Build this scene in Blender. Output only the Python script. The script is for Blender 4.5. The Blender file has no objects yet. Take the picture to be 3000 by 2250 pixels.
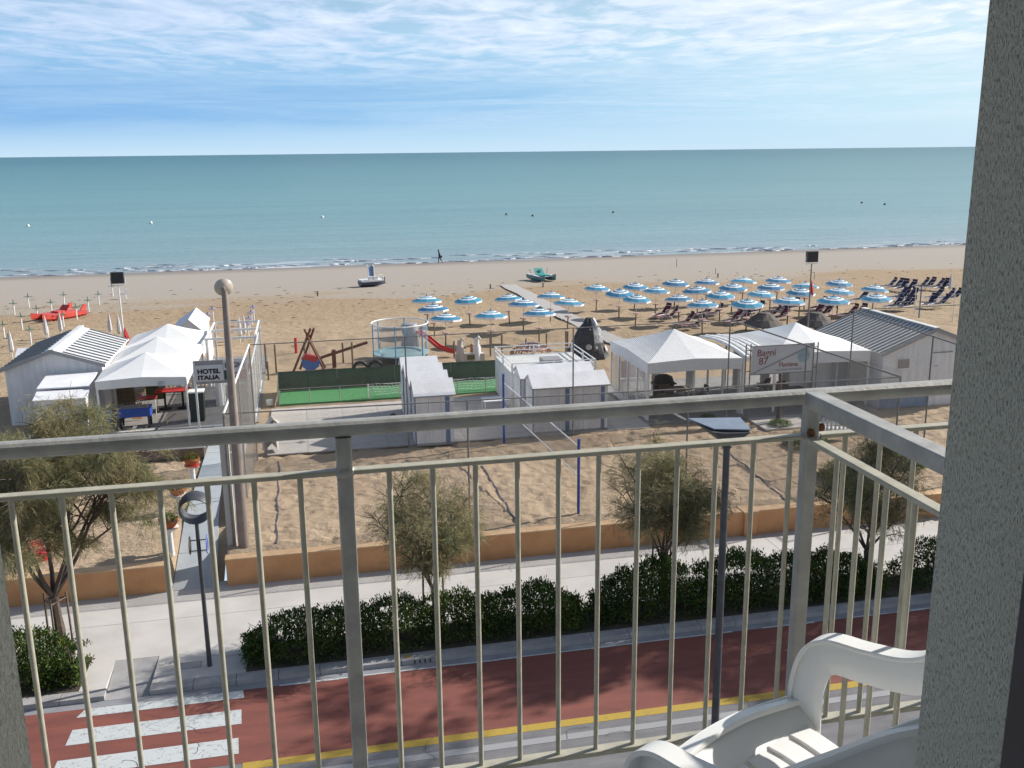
import bpy, math, random
import numpy as np
from mathutils import Vector, Matrix, noise as mnoise
R = math.radians
random.seed(7); rng = np.random.default_rng(7)
scene = bpy.context.scene

# ------------------------------------------------------------------ camera, world, sun
F = 2837.0; PITCH = R(13.5); ROLL = R(0.63); CZ = 12.5; ANG = R(12)
cA, sA = math.cos(ANG), math.sin(ANG)
cam_d = bpy.data.cameras.new('camera'); cam = bpy.data.objects.new('camera', cam_d)
scene.collection.objects.link(cam); scene.camera = cam
cam_d.sensor_width = 36; cam_d.lens = 36 * F / 3000; cam_d.clip_end = 60000; cam_d.clip_start = 0.05
fw = Vector((0, math.cos(PITCH), -math.sin(PITCH))); r0 = Vector((1, 0, 0)); u0 = r0.cross(fw)
rr = r0 * math.cos(-ROLL) + u0 * math.sin(-ROLL); uu = -r0 * math.sin(-ROLL) + u0 * math.cos(-ROLL)
cam.matrix_world = Matrix(((rr.x, uu.x, -fw.x, 0), (rr.y, uu.y, -fw.y, 0), (rr.z, uu.z, -fw.z, CZ), (0, 0, 0, 1)))

SUN_EL, SUN_AZ = 31.0, 25.5          # azimuth counted from +X towards +Y
sd = bpy.data.lights.new('sun', 'SUN'); sun = bpy.data.objects.new('sun', sd); scene.collection.objects.link(sun)
sd.energy = 5.0; sd.angle = R(0.55); sd.color = (1.0, 0.95, 0.87)
sv = Vector((math.cos(R(SUN_EL)) * math.cos(R(SUN_AZ)), math.cos(R(SUN_EL)) * math.sin(R(SUN_AZ)), math.sin(R(SUN_EL))))
sun.rotation_euler = sv.to_track_quat('Z', 'Y').to_euler()
scene.view_settings.view_transform = 'Standard'; scene.view_settings.look = 'None'
scene.view_settings.gamma = 1; scene.view_settings.use_curve_mapping = False
scene.view_settings.exposure = 0.45
scene.render.engine = 'CYCLES'
scene.cycles.max_bounces = 6; scene.cycles.transparent_max_bounces = 12
scene.cycles.use_denoising = True

world = bpy.data.worlds.new('World'); scene.world = world; world.use_nodes = True

class NT:
    def __init__(s, tree): s.t = tree; s.n = tree.nodes; s.l = tree.links
    def new(s, typ, **kw):
        n = s.n.new(typ)
        for k, v in kw.items():
            if k in ('i',):
                for a, b in v.items():
                    if isinstance(b, bpy.types.NodeSocket): s.l.new(b, n.inputs[a])
                    else: n.inputs[a].default_value = b
            else: setattr(n, k, v)
        return n
    def math(s, op, a, b=None, clamp=False):
        n = s.n.new('ShaderNodeMath'); n.operation = op; n.use_clamp = clamp
        for k, x in ((0, a), (1, b)):
            if x is None: continue
            if isinstance(x, bpy.types.NodeSocket): s.l.new(x, n.inputs[k])
            else: n.inputs[k].default_value = x
        return n.outputs[0]
    def mix(s, f, a, b):
        n = s.n.new('ShaderNodeMix'); n.data_type = 'RGBA'
        for k, x in ((0, f), (6, a), (7, b)):
            if isinstance(x, bpy.types.NodeSocket): s.l.new(x, n.inputs[k])
            elif k == 0: n.inputs[k].default_value = x
            else: n.inputs[k].default_value = (*x[:3], 1)
        return n.outputs[2]
    def ramp(s, fac, stops, interp='LINEAR'):
        n = s.n.new('ShaderNodeValToRGB'); s.l.new(fac, n.inputs[0]); cr = n.color_ramp; cr.interpolation = interp
        while len(cr.elements) < len(stops): cr.elements.new(0.5)
        for e, (p, c) in zip(cr.elements, stops):
            e.position = p; e.color = (*c[:3], 1) if isinstance(c, (tuple, list)) else (c, c, c, 1)
        return n.outputs[0]
    def noise(s, vec, scale, detail=4, rough=0.5, dist=0.0):
        n = s.n.new('ShaderNodeTexNoise'); s.l.new(vec, n.inputs['Vector'])
        n.inputs['Scale'].default_value = scale; n.inputs['Detail'].default_value = detail
        n.inputs['Roughness'].default_value = rough; n.inputs['Distortion'].default_value = dist
        return n.outputs['Fac']
    def vmap(s, vec, scale=(1, 1, 1), rot=(0, 0, 0), loc=(0, 0, 0)):
        n = s.n.new('ShaderNodeMapping'); s.l.new(vec, n.inputs[0])
        n.inputs['Scale'].default_value = scale; n.inputs['Rotation'].default_value = rot; n.inputs['Location'].default_value = loc
        return n.outputs[0]

def build_world():
    w = NT(world.node_tree); w.n.clear()
    sky = w.new('ShaderNodeTexSky', sky_type='NISHITA', sun_disc=False, sun_elevation=R(SUN_EL), sun_rotation=R(90 - SUN_AZ),
                altitude=10, air_density=1.0, dust_density=1.2, ozone_density=1.5)
    tc = w.new('ShaderNodeTexCoord'); d = tc.outputs['Generated']
    sep = w.new('ShaderNodeSeparateXYZ', i={0: d}); el = sep.outputs[2]; z = w.math('MAXIMUM', el, 0.012)
    P = w.new('ShaderNodeCombineXYZ', i={0: w.math('DIVIDE', sep.outputs[0], z), 1: w.math('DIVIDE', sep.outputs[1], z), 2: 0.0}).outputs[0]
    az = w.math('ARCTAN2', sep.outputs[0], sep.outputs[1])           # 0 straight out to sea, + to the right
    AE = w.new('ShaderNodeCombineXYZ', i={0: az, 1: el, 2: 0.0}).outputs[0]
    side = w.math('ADD', w.math('MULTIPLY', az, 0.8), 0.5, True)     # 0 far left .. 1 far right, towards the sun
    # altocumulus: fine ripples grouped in broad sheets
    cells = w.noise(w.vmap(P, (2.1, 1.15, 1), (0, 0, R(10))), 1.0, 6, 0.60, 0.5)
    sheets = w.noise(w.vmap(AE, (5.5, 26, 1), (0, 0, R(-3))), 1.0, 5, 0.6, 0.6)
    streak = w.noise(w.vmap(AE, (3.0, 55, 1), (0, 0, R(2)), (2, 3, 0)), 1.0, 6, 0.62, 0.8)
    up = w.ramp(el, [(0.055, 0.0), (0.105, 1.0)])
    sheetm = w.ramp(w.math('ADD', w.math('MULTIPLY', cells, 0.62), w.math('MULTIPLY', sheets, 0.62)), [(0.50, 0.0), (0.63, 0.85), (0.75, 1.0)])
    high = w.ramp(el, [(0.15, 1.0), (0.27, 0.32), (1.0, 0.25)])
    cov = w.math('MULTIPLY', w.math('MULTIPLY', sheetm, up), high)
    veil = w.math('MULTIPLY', w.ramp(streak, [(0.36, 0.0), (0.62, 0.9)]), w.ramp(el, [(0.006, 0.0), (0.03, 0.42), (0.07, 0.62), (0.15, 0.45), (0.3, 0.0)]))
    veil = w.math('MULTIPLY', veil, w.ramp(side, [(0.1, 0.55), (0.6, 1.0)]))
    base = w.new('ShaderNodeBackground', i={0: sky.outputs[0], 1: 0.075})
    hz = w.ramp(el, [(0.0, 1.0), (0.10, 0.85), (0.17, 0.35), (0.28, 0.0)])
    hcol = w.ramp(side, [(0.0, (0.27, 0.54, 0.84)), (0.35, (0.34, 0.62, 0.88)), (0.7, (0.47, 0.73, 0.90)), (1.0, (0.64, 0.82, 0.91))])
    band = w.math('MULTIPLY', w.ramp(el, [(0.012, 0.0), (0.030, 0.9), (0.058, 1.0), (0.105, 0.0)]), w.ramp(side, [(0.08, 1.0), (0.5, 0.45), (0.72, 0.0)]))
    hcol = w.mix(w.math('MULTIPLY', band, w.ramp(streak, [(0.3, 1.0), (0.65, 0.45)])), hcol, (0.16, 0.39, 0.76))
    hcol = w.mix(w.math('MULTIPLY', w.ramp(el, [(0.0, 0.85), (0.014, 0.5), (0.036, 0.0)]), 1.0), hcol, (0.58, 0.74, 0.87))
    hb = w.new('ShaderNodeBackground', i={0: hcol, 1: 0.80})
    m0 = w.new('ShaderNodeMixShader', i={0: hz, 1: base.outputs[0], 2: hb.outputs[0]})
    lit = w.math('ADD', w.math('MULTIPLY', cells, 0.7), w.math('MULTIPLY', side, 0.42))
    shade = w.ramp(lit, [(0.26, (0.36, 0.50, 0.74)), (0.46, (0.50, 0.63, 0.83)), (0.66, (0.70, 0.79, 0.90)), (0.84, (0.88, 0.92, 0.96))])
    cb = w.new('ShaderNodeBackground', i={0: shade, 1: 0.86})
    m1 = w.new('ShaderNodeMixShader', i={0: w.math('MAXIMUM', cov, w.math('MULTIPLY', veil, 0.8)), 1: m0.outputs[0], 2: cb.outputs[0]})
    w.new('ShaderNodeOutputWorld', i={0: m1.outputs[0]})
build_world()

# ------------------------------------------------------------------ the street frame: s along the kerb, t seawards, z up
TER = [(-60, 0.0), (21.8, 0.0), (21.81, .12), (27.6, .12), (27.9, .9), (52, .9), (60, .6), (75, .3), (90, 0), (110, -.8), (125, -1.45), (150, -2.4)]
def gz(t):
    for (a, za), (b, zb) in zip(TER, TER[1:]):
        if a <= t <= b: return za + (zb - za) * (t - a) / (b - a)
    return -2.4
def _ray(px, py):
    d = fw + rr * ((px - 1500) / F) - uu * ((py - 1125) / F)
    return Vector((d.x * cA + d.y * sA, -d.x * sA + d.y * cA, d.z))
_o = Vector((0, 0, CZ))
def G(px, py):                       # measured point of the photograph -> where it stands on the ground
    d = _ray(px, py); k = 5.0
    for _ in range(6000):
        p = _o + d * k
        if p.z <= gz(p.y): break
        k *= 1.001
    return (p.x, p.y, gz(p.y))
def VT(px, py, t): d = _ray(px, py); return _o + d * (t / d.y)
def W(s, t, z): return Vector((s * cA - t * sA, s * sA + t * cA, z))

# ------------------------------------------------------------------ materials
MATS = {}
def M(name, c1, c2=None, sc=3.0, rough=0.6, bump=0.0, bsc=None, metal=0.0, spec=0.5, alpha=None, det=5, coord='Object', lo=0.35, hi=0.65, stretch=(1, 1, 1), trans=0.0):
    if name in MATS: return MATS[name]
    m = bpy.data.materials.new(name); m.use_nodes = True; g = NT(m.node_tree); g.n.clear()
    out = g.new('ShaderNodeOutputMaterial'); b = g.new('ShaderNodeBsdfPrincipled')
    tc = g.new('ShaderNodeTexCoord'); v = g.vmap(tc.outputs[coord], stretch)
    c2 = c2 or tuple(x * 0.86 for x in c1)
    f = g.noise(v, sc, det, 0.6)
    col = g.ramp(f, [(lo, c1), (hi, c2)])
    if name == 'parasol_blue': col = g.mix(g.new('ShaderNodeObjectInfo').outputs['Random'], col, (0.03, 0.24, 0.38))
    g.l.new(col, b.inputs['Base Color'])
    b.inputs['Roughness'].default_value = rough; b.inputs['Metallic'].default_value = metal
    b.inputs['Specular IOR Level'].default_value = spec
    if trans: b.inputs['Transmission Weight'].default_value = trans
    if bump:
        bn = g.new('ShaderNodeBump', i={'Height': g.noise(v, bsc or sc * 6, 5, 0.6), 'Strength': bump, 'Distance': 0.02})
        g.l.new(bn.outputs[0], b.inputs['Normal'])
    if alpha is not None:
        t = g.new('ShaderNodeBsdfTransparent'); mx = g.new('ShaderNodeMixShader', i={0: alpha, 1: t.outputs[0], 2: b.outputs[0]})
        g.l.new(mx.outputs[0], out.inputs[0])
    else: g.l.new(b.outputs[0], out.inputs[0])
    MATS[name] = m; return m

def sand_material(name, kind):
    m = bpy.data.materials.new(name); m.use_nodes = True; g = NT(m.node_tree); g.n.clear()
    out = g.new('ShaderNodeOutputMaterial'); b = g.new('ShaderNodeBsdfPrincipled', i={'Roughness': 0.95, 'Specular IOR Level': 0.12})
    tc = g.new('ShaderNodeTexCoord'); o = tc.outputs['Object']; sep = g.new('ShaderNodeSeparateXYZ', i={0: o})
    big = g.noise(g.vmap(o, (0.06, 0.16, 1)), 1.0, 4, 0.55); fine = g.noise(o, 3.0, 6, 0.65)
    if kind == 'court':
        col = g.ramp(g.noise(o, 0.5, 4, 0.6), [(0.35, (0.40, 0.305, 0.215)), (0.65, (0.335, 0.248, 0.170))])
        col = g.mix(g.math('MULTIPLY', g.ramp(fine, [(0.3, 0.0), (0.75, 1.0)]), 0.35), col, (0.46, 0.355, 0.245))
        h = g.noise(g.vmap(o, (1, 1.3, 1)), 5.0, 4, 0.55)
        bn = g.new('ShaderNodeBump', i={'Height': h, 'Strength': 0.9, 'Distance': 0.09})
    else:
        y = g.math('ADD', sep.outputs[1], g.math('MULTIPLY', g.math('SUBTRACT', big, 0.5), 26.0))
        y = g.math('SUBTRACT', y, g.math('MULTIPLY', sep.outputs[0], 0.03))
        yn = g.math('DIVIDE', y, 140.0)
        col = g.ramp(yn, [(0.30, (0.36, 0.27, 0.18)), (0.42, (0.355, 0.265, 0.175)), (0.50, (0.365, 0.275, 0.185)), (0.56, (0.335, 0.245, 0.16)), (0.610, (0.315, 0.232, 0.152)),
                          (0.635, (0.335, 0.29, 0.24)), (0.72, (0.33, 0.30, 0.27)), (0.80, (0.335, 0.305, 0.275)), (1.0, (0.33, 0.30, 0.275))])
        # wet strip by the water
        wet = g.ramp(g.math('DIVIDE', g.math('ADD', sep.outputs[1], g.math('MULTIPLY', big, 3.0)), 140.0), [(0.86, 0.0), (0.905, 1.0)])
        col = g.mix(wet, col, (0.20, 0.175, 0.155))
        col = g.mix(g.math('MULTIPLY', g.ramp(fine, [(0.35, 0.0), (0.8, 1.0)]), 0.25), col, (0.45, 0.37, 0.28))
        pt = g.noise(g.vmap(o, (0.25, 0.9, 1)), 1.0, 5, 0.7)
        col = g.mix(g.ramp(pt, [(0.60, 0.0), (0.72, 0.28)]), col, (0.24, 0.165, 0.10))
        g.l.new(g.ramp(wet, [(0.0, 0.95), (1.0, 0.45)]), b.inputs['Roughness'])
        soft = g.ramp(g.math('DIVIDE', sep.outputs[1], 140.0), [(0.58, 1.0), (0.68, 0.25), (0.85, 0.1)])
        h = g.noise(g.vmap(o, (0.7, 1, 1)), 2.3, 5, 0.62)
        bn = g.new('ShaderNodeBump', i={'Height': g.math('MULTIPLY', h, soft), 'Strength': 0.8, 'Distance': 0.22})
    g.l.new(col, b.inputs['Base Color']); g.l.new(bn.outputs[0], b.inputs['Normal']); g.l.new(b.outputs[0], out.inputs[0])
    return m

def sea_material():
    m = bpy.data.materials.new('sea_water'); m.use_nodes = True; g = NT(m.node_tree); g.n.clear()
    out = g.new('ShaderNodeOutputMaterial'); b = g.new('ShaderNodeBsdfPrincipled', i={'IOR': 1.33, 'Specular IOR Level': 0.42})
    tc = g.new('ShaderNodeTexCoord'); o = tc.outputs['Object']; sep = g.new('ShaderNodeSeparateXYZ', i={0: o}); y = sep.outputs[1]
    lg = g.math('DIVIDE', g.math('LOGARITHM', g.math('MAXIMUM', g.math('SUBTRACT', y, 118.0), 1.0), 10.0), 4.0)
    col = g.ramp(lg, [(0.0, (0.32, 0.31, 0.30)), (0.20, (0.30, 0.33, 0.35)), (0.32, (0.235, 0.32, 0.345)), (0.46, (0.18, 0.305, 0.325)), (0.60, (0.125, 0.265, 0.28)), (0.72, (0.075, 0.205, 0.225)), (0.84, (0.025, 0.135, 0.16)), (1.0, (0.012, 0.105, 0.13))])
    st = g.noise(g.vmap(o, (0.004, 0.03, 1)), 1.0, 5, 0.6)
    col = g.mix(g.math('MULTIPLY', g.ramp(st, [(0.4, 0.0), (0.7, 1.0)]), 0.3), col, (0.05, 0.16, 0.19))
    # broken foam lines near the shore
    fx = g.noise(g.vmap(o, (0.10, 0.9, 1)), 1.0, 6, 0.72)
    zone = g.ramp(g.math('DIVIDE', g.math('SUBTRACT', y, 120.0), 30.0), [(0.0, 0.0), (0.14, 1.0), (0.38, 0.75), (0.52, 0.15), (0.7, 0.0)])
    foam = g.math('MULTIPLY', g.ramp(fx, [(0.53, 0.0), (0.60, 1.0)]), zone)
    col = g.mix(g.math('MULTIPLY', foam, 0.75), col, (0.72, 0.72, 0.76))
    dk = g.math('MULTIPLY', g.ramp(g.noise(g.vmap(o, (0.05, 0.8, 1), loc=(5, 9, 0)), 1.0, 5, 0.7), [(0.60, 0.0), (0.66, 1.0)]), zone)
    col = g.mix(g.math('MULTIPLY', dk, 0.5), col, (0.10, 0.12, 0.16))
    g.l.new(col, b.inputs['Base Color'])
    b.inputs['Roughness'].default_value = 0.32
    h1 = g.noise(g.vmap(o, (0.35, 1.0, 1)), 0.9, 6, 0.7); h2 = g.noise(g.vmap(o, (0.02, 0.12, 1)), 1.0, 4, 0.6)
    bn = g.new('ShaderNodeBump', i={'Height': g.math('ADD', h1, g.math('MULTIPLY', h2, 1.5)), 'Strength': 0.9, 'Distance': 0.35})
    g.l.new(bn.outputs[0], b.inputs['Normal']); g.l.new(b.outputs[0], out.inputs[0]); return m

def paint_material(name, col, under, wear=0.6, sc=9):
    m = bpy.data.materials.new(name); m.use_nodes = True; g = NT(m.node_tree); g.n.clear()
    out = g.new('ShaderNodeOutputMaterial'); b = g.new('ShaderNodeBsdfPrincipled', i={'Roughness': 0.75, 'Specular IOR Level': 0.3})
    tc = g.new('ShaderNodeTexCoord'); o = tc.outputs['Object']
    n = g.noise(o, sc, 7, 0.75); v = g.new('ShaderNodeTexVoronoi', feature='DISTANCE_TO_EDGE', i={'Vector': g.vmap(o, (1, 1, 1)), 'Scale': 2.2})
    wv = g.noise(o, 4.0, 4, 0.6)
    crack = g.ramp(v.outputs['Distance'], [(0.0, 1.0), (0.018, 0.0)])
    f = g.math('MAXIMUM', g.math('MULTIPLY', g.ramp(n, [(wear, 0.0), (wear + 0.08, 1.0)]), 0.8), g.math('MULTIPLY', crack, g.ramp(wv, [(0.5, 0.0), (0.55, 0.8)])))
    c = g.mix(f, col, under); c = g.mix(g.math('MULTIPLY', g.noise(o, 1.3, 4, 0.6), 0.3), c, tuple(x * 0.7 for x in col))
    g.l.new(c, b.inputs['Base Color'])
    bn = g.new('ShaderNodeBump', i={'Height': g.noise(o, 60, 3, 0.6), 'Strength': 0.35, 'Distance': 0.01}); g.l.new(bn.outputs[0], b.inputs['Normal'])
    g.l.new(b.outputs[0], out.inputs[0]); return m

def foliage_material(name, a, bcol, c, sc=1.2, transl=0.25):
    m = bpy.data.materials.new(name); m.use_nodes = True; g = NT(m.node_tree); g.n.clear()
    out = g.new('ShaderNodeOutputMaterial'); tc = g.new('ShaderNodeTexCoord'); o = tc.outputs['Object']
    gi = g.new('ShaderNodeNewGeometry')
    n = g.noise(o, sc, 4, 0.6); col = g.ramp(n, [(0.36, a), (0.5, bcol), (0.64, c)])
    ri = gi.outputs['Random Per Island']; col = g.mix(g.math('MULTIPLY', ri, 0.5), col, tuple(x * 1.5 for x in bcol))
    col = g.mix(g.ramp(ri, [(0.84, 0.0), (0.88, 0.8)]), col, (bcol[0] * 3.0, bcol[1] * 2.4, bcol[2] * 1.7)); col = g.mix(g.ramp(ri, [(0.05, 0.7), (0.07, 0.0)]), col, (bcol[1] * 1.3, bcol[1] * .8, bcol[2]))
    d = g.new('ShaderNodeBsdfPrincipled', i={'Base Color': col, 'Roughness': 0.6, 'Specular IOR Level': 0.18})
    t = g.new('ShaderNodeBsdfTranslucent', i={'Color': col}); mx = g.new('ShaderNodeMixShader', i={0: transl, 1: d.outputs[0], 2: t.outputs[0]})
    g.l.new(mx.outputs[0], out.inputs[0]); return m

white = M('white_painted_metal', (0.80, 0.80, 0.79), (0.70, 0.70, 0.69), 2.0, 0.45)
canvas = M('white_canvas', (0.74, 0.74, 0.735), (0.69, 0.69, 0.69), 0.8, 0.7, 0.15, 3)
cabin_w = M('cabin_white_boards', (0.74, 0.74, 0.75), (0.60, 0.60, 0.62), 1.6, 0.6, 0.2, 12, det=8, stretch=(3, 3, .5))
cabin_roof = M('cabin_roof_white', (0.78, 0.78, 0.80), (0.66, 0.66, 0.69), 1.0, 0.6, 0.15, 20)
blue_d = M('faded_blue_paint', (0.10, 0.17, 0.30), (0.15, 0.23, 0.36), 4, 0.6)
blue_s = M('strong_blue_paint', (0.02, 0.08, 0.38), (0.02, 0.06, 0.28), 4, 0.45)
galv = M('galvanised_steel', (0.40, 0.40, 0.385), (0.29, 0.29, 0.28), 14, 0.5, 0.12, 60, metal=0.15, det=7)
cream = M('cream_painted_steel', (0.43, 0.415, 0.34), (0.33, 0.32, 0.26), 20, 0.5, 0.08, 80)
rust = M('rusty_bolt', (0.13, 0.055, 0.03), (0.22, 0.10, 0.05), 60, 0.9)
steel = M('grey_fence_steel', (0.16, 0.15, 0.145), (0.24, 0.22, 0.20), 6, 0.6)
dark = M('dark_lamp_metal', (0.045, 0.047, 0.055), (0.07, 0.072, 0.08), 6, 0.4)
black = M('black_rubber', (0.02, 0.02, 0.022), (0.035, 0.035, 0.04), 8, 0.7)
concrete = M('pale_concrete', (0.52, 0.50, 0.48), (0.44, 0.42, 0.40), 0.7, 0.9, 0.25, 25, spec=0.2, det=8)
kerbc = M('kerb_concrete', (0.36, 0.35, 0.35), (0.27, 0.265, 0.27), 2.0, 0.9, 0.3, 30)
pathc = M('blue_grey_path', (0.42, 0.455, 0.48), (0.35, 0.385, 0.41), 1.1, 0.85, 0.25, 30, det=7)
pav = M('terrace_slab', (0.49, 0.455, 0.42), (0.40, 0.37, 0.345), 1.3, 0.85, 0.2, 20)
decking = M('grey_decking', (0.20, 0.19, 0.18), (0.27, 0.26, 0.25), 2.5, 0.8, 0.2, 20)
asphalt = M('grey_asphalt', (0.205, 0.20, 0.205), (0.15, 0.147, 0.155), 4, 0.9, 0.8, 120, det=12, stretch=(.3, 1, 1))
redroad = M('red_cycle_lane', (0.22, 0.070, 0.052), (0.155, 0.052, 0.041), 2.4, 0.85, 0.5, 90, det=9, stretch=(.22, 1, 1))
orange = M('orange_plaster', (0.66, 0.345, 0.165), (0.54, 0.27, 0.125), 1.1, 0.85, 0.3, 16, det=8)
orange_cap = M('orange_wall_cap', (0.62, 0.42, 0.25), (0.52, 0.33, 0.18), 2.5, 0.85, 0.3, 16)
wood_red = M('red_brown_timber', (0.19, 0.075, 0.045), (0.12, 0.05, 0.03), 6, 0.7, stretch=(1, 1, 0.2))
wood = M('weathered_post', (0.13, 0.095, 0.07), (0.20, 0.15, 0.11), 6, 0.85)
polec = M('brown_concrete_pole', (0.30, 0.25, 0.22), (0.23, 0.185, 0.165), 3, 0.9, 0.4, 30)
beige = M('beige_plastic', (0.55, 0.49, 0.44), (0.47, 0.42, 0.38), 3, 0.5)
greyp = M('grey_plastic', (0.33, 0.32, 0.33), (0.27, 0.26, 0.27), 3, 0.5)
redp = M('red_plastic', (0.55, 0.035, 0.03), (0.42, 0.03, 0.03), 3, 0.4)
redb = M('faded_red_hull', (0.62, 0.085, 0.06), (0.50, 0.07, 0.055), 3, 0.4)
teal = M('teal_paint', (0.03, 0.26, 0.24), (0.05, 0.33, 0.30), 4, 0.45)
terrac = M('terracotta', (0.45, 0.13, 0.055), (0.36, 0.10, 0.045), 5, 0.8)
maroon = M('maroon_cloth', (0.16, 0.022, 0.035), (0.115, 0.016, 0.03), 5, 0.8)
navy = M('navy_cloth', (0.035, 0.028, 0.065), (0.05, 0.04, 0.085), 5, 0.8)
thatch = M('dark_thatch', (0.085, 0.075, 0.068), (0.16, 0.14, 0.125), 9, 0.95, 0.6, 40, stretch=(1, 1, 4))
turf = M('green_artificial_turf', (0.065, 0.26, 0.085), (0.052, 0.21, 0.07), 4, 0.85, 0.3, 60)
shade_net = M('green_shade_net', (0.022, 0.062, 0.048), (0.035, 0.085, 0.067), 1.2, 0.8, alpha=0.965)
pvc = M('clear_pvc_window', (0.60, 0.60, 0.58), (0.5, 0.5, 0.49), 1.2, 0.15, alpha=0.42)
pvc_n = M('trampoline_netting', (0.55, 0.60, 0.68), (0.5, 0.55, 0.6), 1.2, 0.5, alpha=0.16)
metal_roof = M('white_sheet_roof', (0.66, 0.67, 0.68), (0.56, 0.57, 0.59), 0.9, 0.5, 0.1, 20)
grey_roof = M('grey_sheet_roof', (0.66, 0.66, 0.64), (0.56, 0.56, 0.55), 0.9, 0.6, 0.1, 20)
rib_dark = M('dark_rib_seam', (0.13, 0.14, 0.155), (0.18, 0.19, 0.20), 3, 0.5)  # dark blue-grey colour of the ribs on the white sheet roof
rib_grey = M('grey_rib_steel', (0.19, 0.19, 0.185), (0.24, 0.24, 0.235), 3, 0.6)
plastic = M('white_garden_plastic', (0.82, 0.82, 0.80), (0.78, 0.78, 0.765), 2, 0.28, spec=0.5)
sky_blue = M('parasol_blue', (0.018, 0.15, 0.30), (0.014, 0.11, 0.235), 1.5, 0.75)
par_white = M('parasol_white', (0.80, 0.80, 0.80), (0.72, 0.72, 0.72), 2, 0.75)
pink = M('faded_pink_table', (0.50, 0.33, 0.31), (0.42, 0.27, 0.26), 4, 0.7)
green_top = M('green_cross_top', (0.03, 0.16, 0.12), (0.02, 0.11, 0.09), 4, 0.6)
lilac_top = M('lilac_disc_top', (0.24, 0.22, 0.33), (0.3, 0.28, 0.4), 4, 0.6)
signw = M('sign_board_white', (0.62, 0.62, 0.64), (0.54, 0.54, 0.56), 1.2, 0.5)
letter_r = M('dark_red_lettering', (0.26, 0.05, 0.05), (0.2, 0.04, 0.04), 4, 0.6)
letter_k = M('black_lettering', (0.012, 0.012, 0.014), (0.02, 0.02, 0.022), 4, 0.6)
letter_g = M('grey_lettering', (0.25, 0.27, 0.32), (0.3, 0.32, 0.36), 4, 0.6)
logo_c = M('pale_teal_logo', (0.33, 0.46, 0.52), (0.25, 0.38, 0.45), 4, 0.6)
sign_g = M('dark_green_panel', (0.025, 0.07, 0.055), (0.02, 0.05, 0.04), 4, 0.6)
sign_r = M('dull_red_panel', (0.33, 0.12, 0.11), (0.28, 0.1, 0.1), 4, 0.6)
rock_m = M('black_rock_plastic', (0.022, 0.022, 0.026), (0.045, 0.045, 0.05), 4, 0.6, 0.8, 8)
silver = M('silver_foil', (0.42, 0.43, 0.44), (0.16, 0.16, 0.17), 5, 0.4, 1.0, 6, metal=0.3)
skin = M('skin', (0.35, 0.2, 0.14), None, 5, 0.6)
cloth_k = M('dark_clothes', (0.02, 0.022, 0.035), (0.035, 0.036, 0.05), 7, 0.9)
lampglass = M('lamp_dish_cream', (0.50, 0.44, 0.36), (0.42, 0.36, 0.30), 5, 0.4)
bluebell = M('blue_metal', (0.10, 0.22, 0.36), None, 4, 0.5)
bark = M('tamarisk_bark', (0.075, 0.055, 0.045), (0.13, 0.095, 0.075), 12, 0.9, 0.5, 40)
hull_d = M('navy_hull', (0.035, 0.045, 0.085), (0.05, 0.06, 0.10), 4, 0.45)
trampb = M('pale_teal_pad', (0.22, 0.36, 0.38), (0.27, 0.40, 0.42), 3, 0.5)
gutter = M('gutter_concrete', (0.27, 0.275, 0.30), (0.2, 0.205, 0.225), 1.5, 0.85, 0.3, 40)
paint_w = paint_material('worn_white_paint', (0.50, 0.53, 0.54), (0.20, 0.14, 0.13), 0.55)
paint_y = paint_material('worn_yellow_paint', (0.42, 0.29, 0.055), (0.22, 0.17, 0.11), 0.57)
paint_line = paint_material('grey_white_line', (0.31, 0.31, 0.32), (0.22, 0.22, 0.22), 0.60)
sand_c = sand_material('court_sand', 'court'); sand_b = sand_material('beach_sand', 'beach'); sea_m = sea_material()
tam_m = foliage_material('tamarisk_foliage', (0.20, 0.155, 0.10), (0.205, 0.205, 0.115), (0.155, 0.195, 0.115), 1.1, 0.42)
hedge_m = foliage_material('pittosporum_leaves', (0.024, 0.045, 0.014), (0.042, 0.075, 0.020), (0.12, 0.155, 0.030), 2.2, 0.2)
plant_m = foliage_material('planter_leaves', (0.04, 0.09, 0.02), (0.07, 0.13, 0.03), (0.10, 0.16, 0.05), 4, 0.3)
pinkf = M('pink_petals', (0.45, 0.18, 0.30), (0.62, 0.5, 0.55), 9, 0.7)
redf = M('red_petals', (0.55, 0.03, 0.03), (0.4, 0.02, 0.03), 9, 0.7)

def stucco_material():
    m = bpy.data.materials.new('grey_green_render'); m.use_nodes = True; g = NT(m.node_tree); g.n.clear()
    out = g.new('ShaderNodeOutputMaterial'); b = g.new('ShaderNodeBsdfPrincipled', i={'Roughness': 0.95, 'Specular IOR Level': 0.15})
    tc = g.new('ShaderNodeTexCoord'); o = tc.outputs['Object']
    groove = g.noise(g.vmap(o, (700, 700, 150)), 1.0, 3, 0.6); f = g.ramp(groove, [(0.56, 0.0), (0.70, 1.0)])
    col = g.mix(g.noise(o, 2.0, 3, 0.5), (0.72, 0.69, 0.575), (0.62, 0.61, 0.515)); col = g.mix(g.math('MULTIPLY', f, 0.35), col, (0.25, 0.26, 0.23))
    g.l.new(col, b.inputs['Base Color'])
    h = g.math('SUBTRACT', g.noise(g.vmap(o, (500, 500, 260)), 1.0, 3, 0.6), f)
    bn = g.new('ShaderNodeBump', i={'Height': h, 'Strength': 0.9, 'Distance': 0.004}); g.l.new(bn.outputs[0], b.inputs['Normal'])
    g.l.new(b.outputs[0], out.inputs[0]); return m
stucco = stucco_material()

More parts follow.
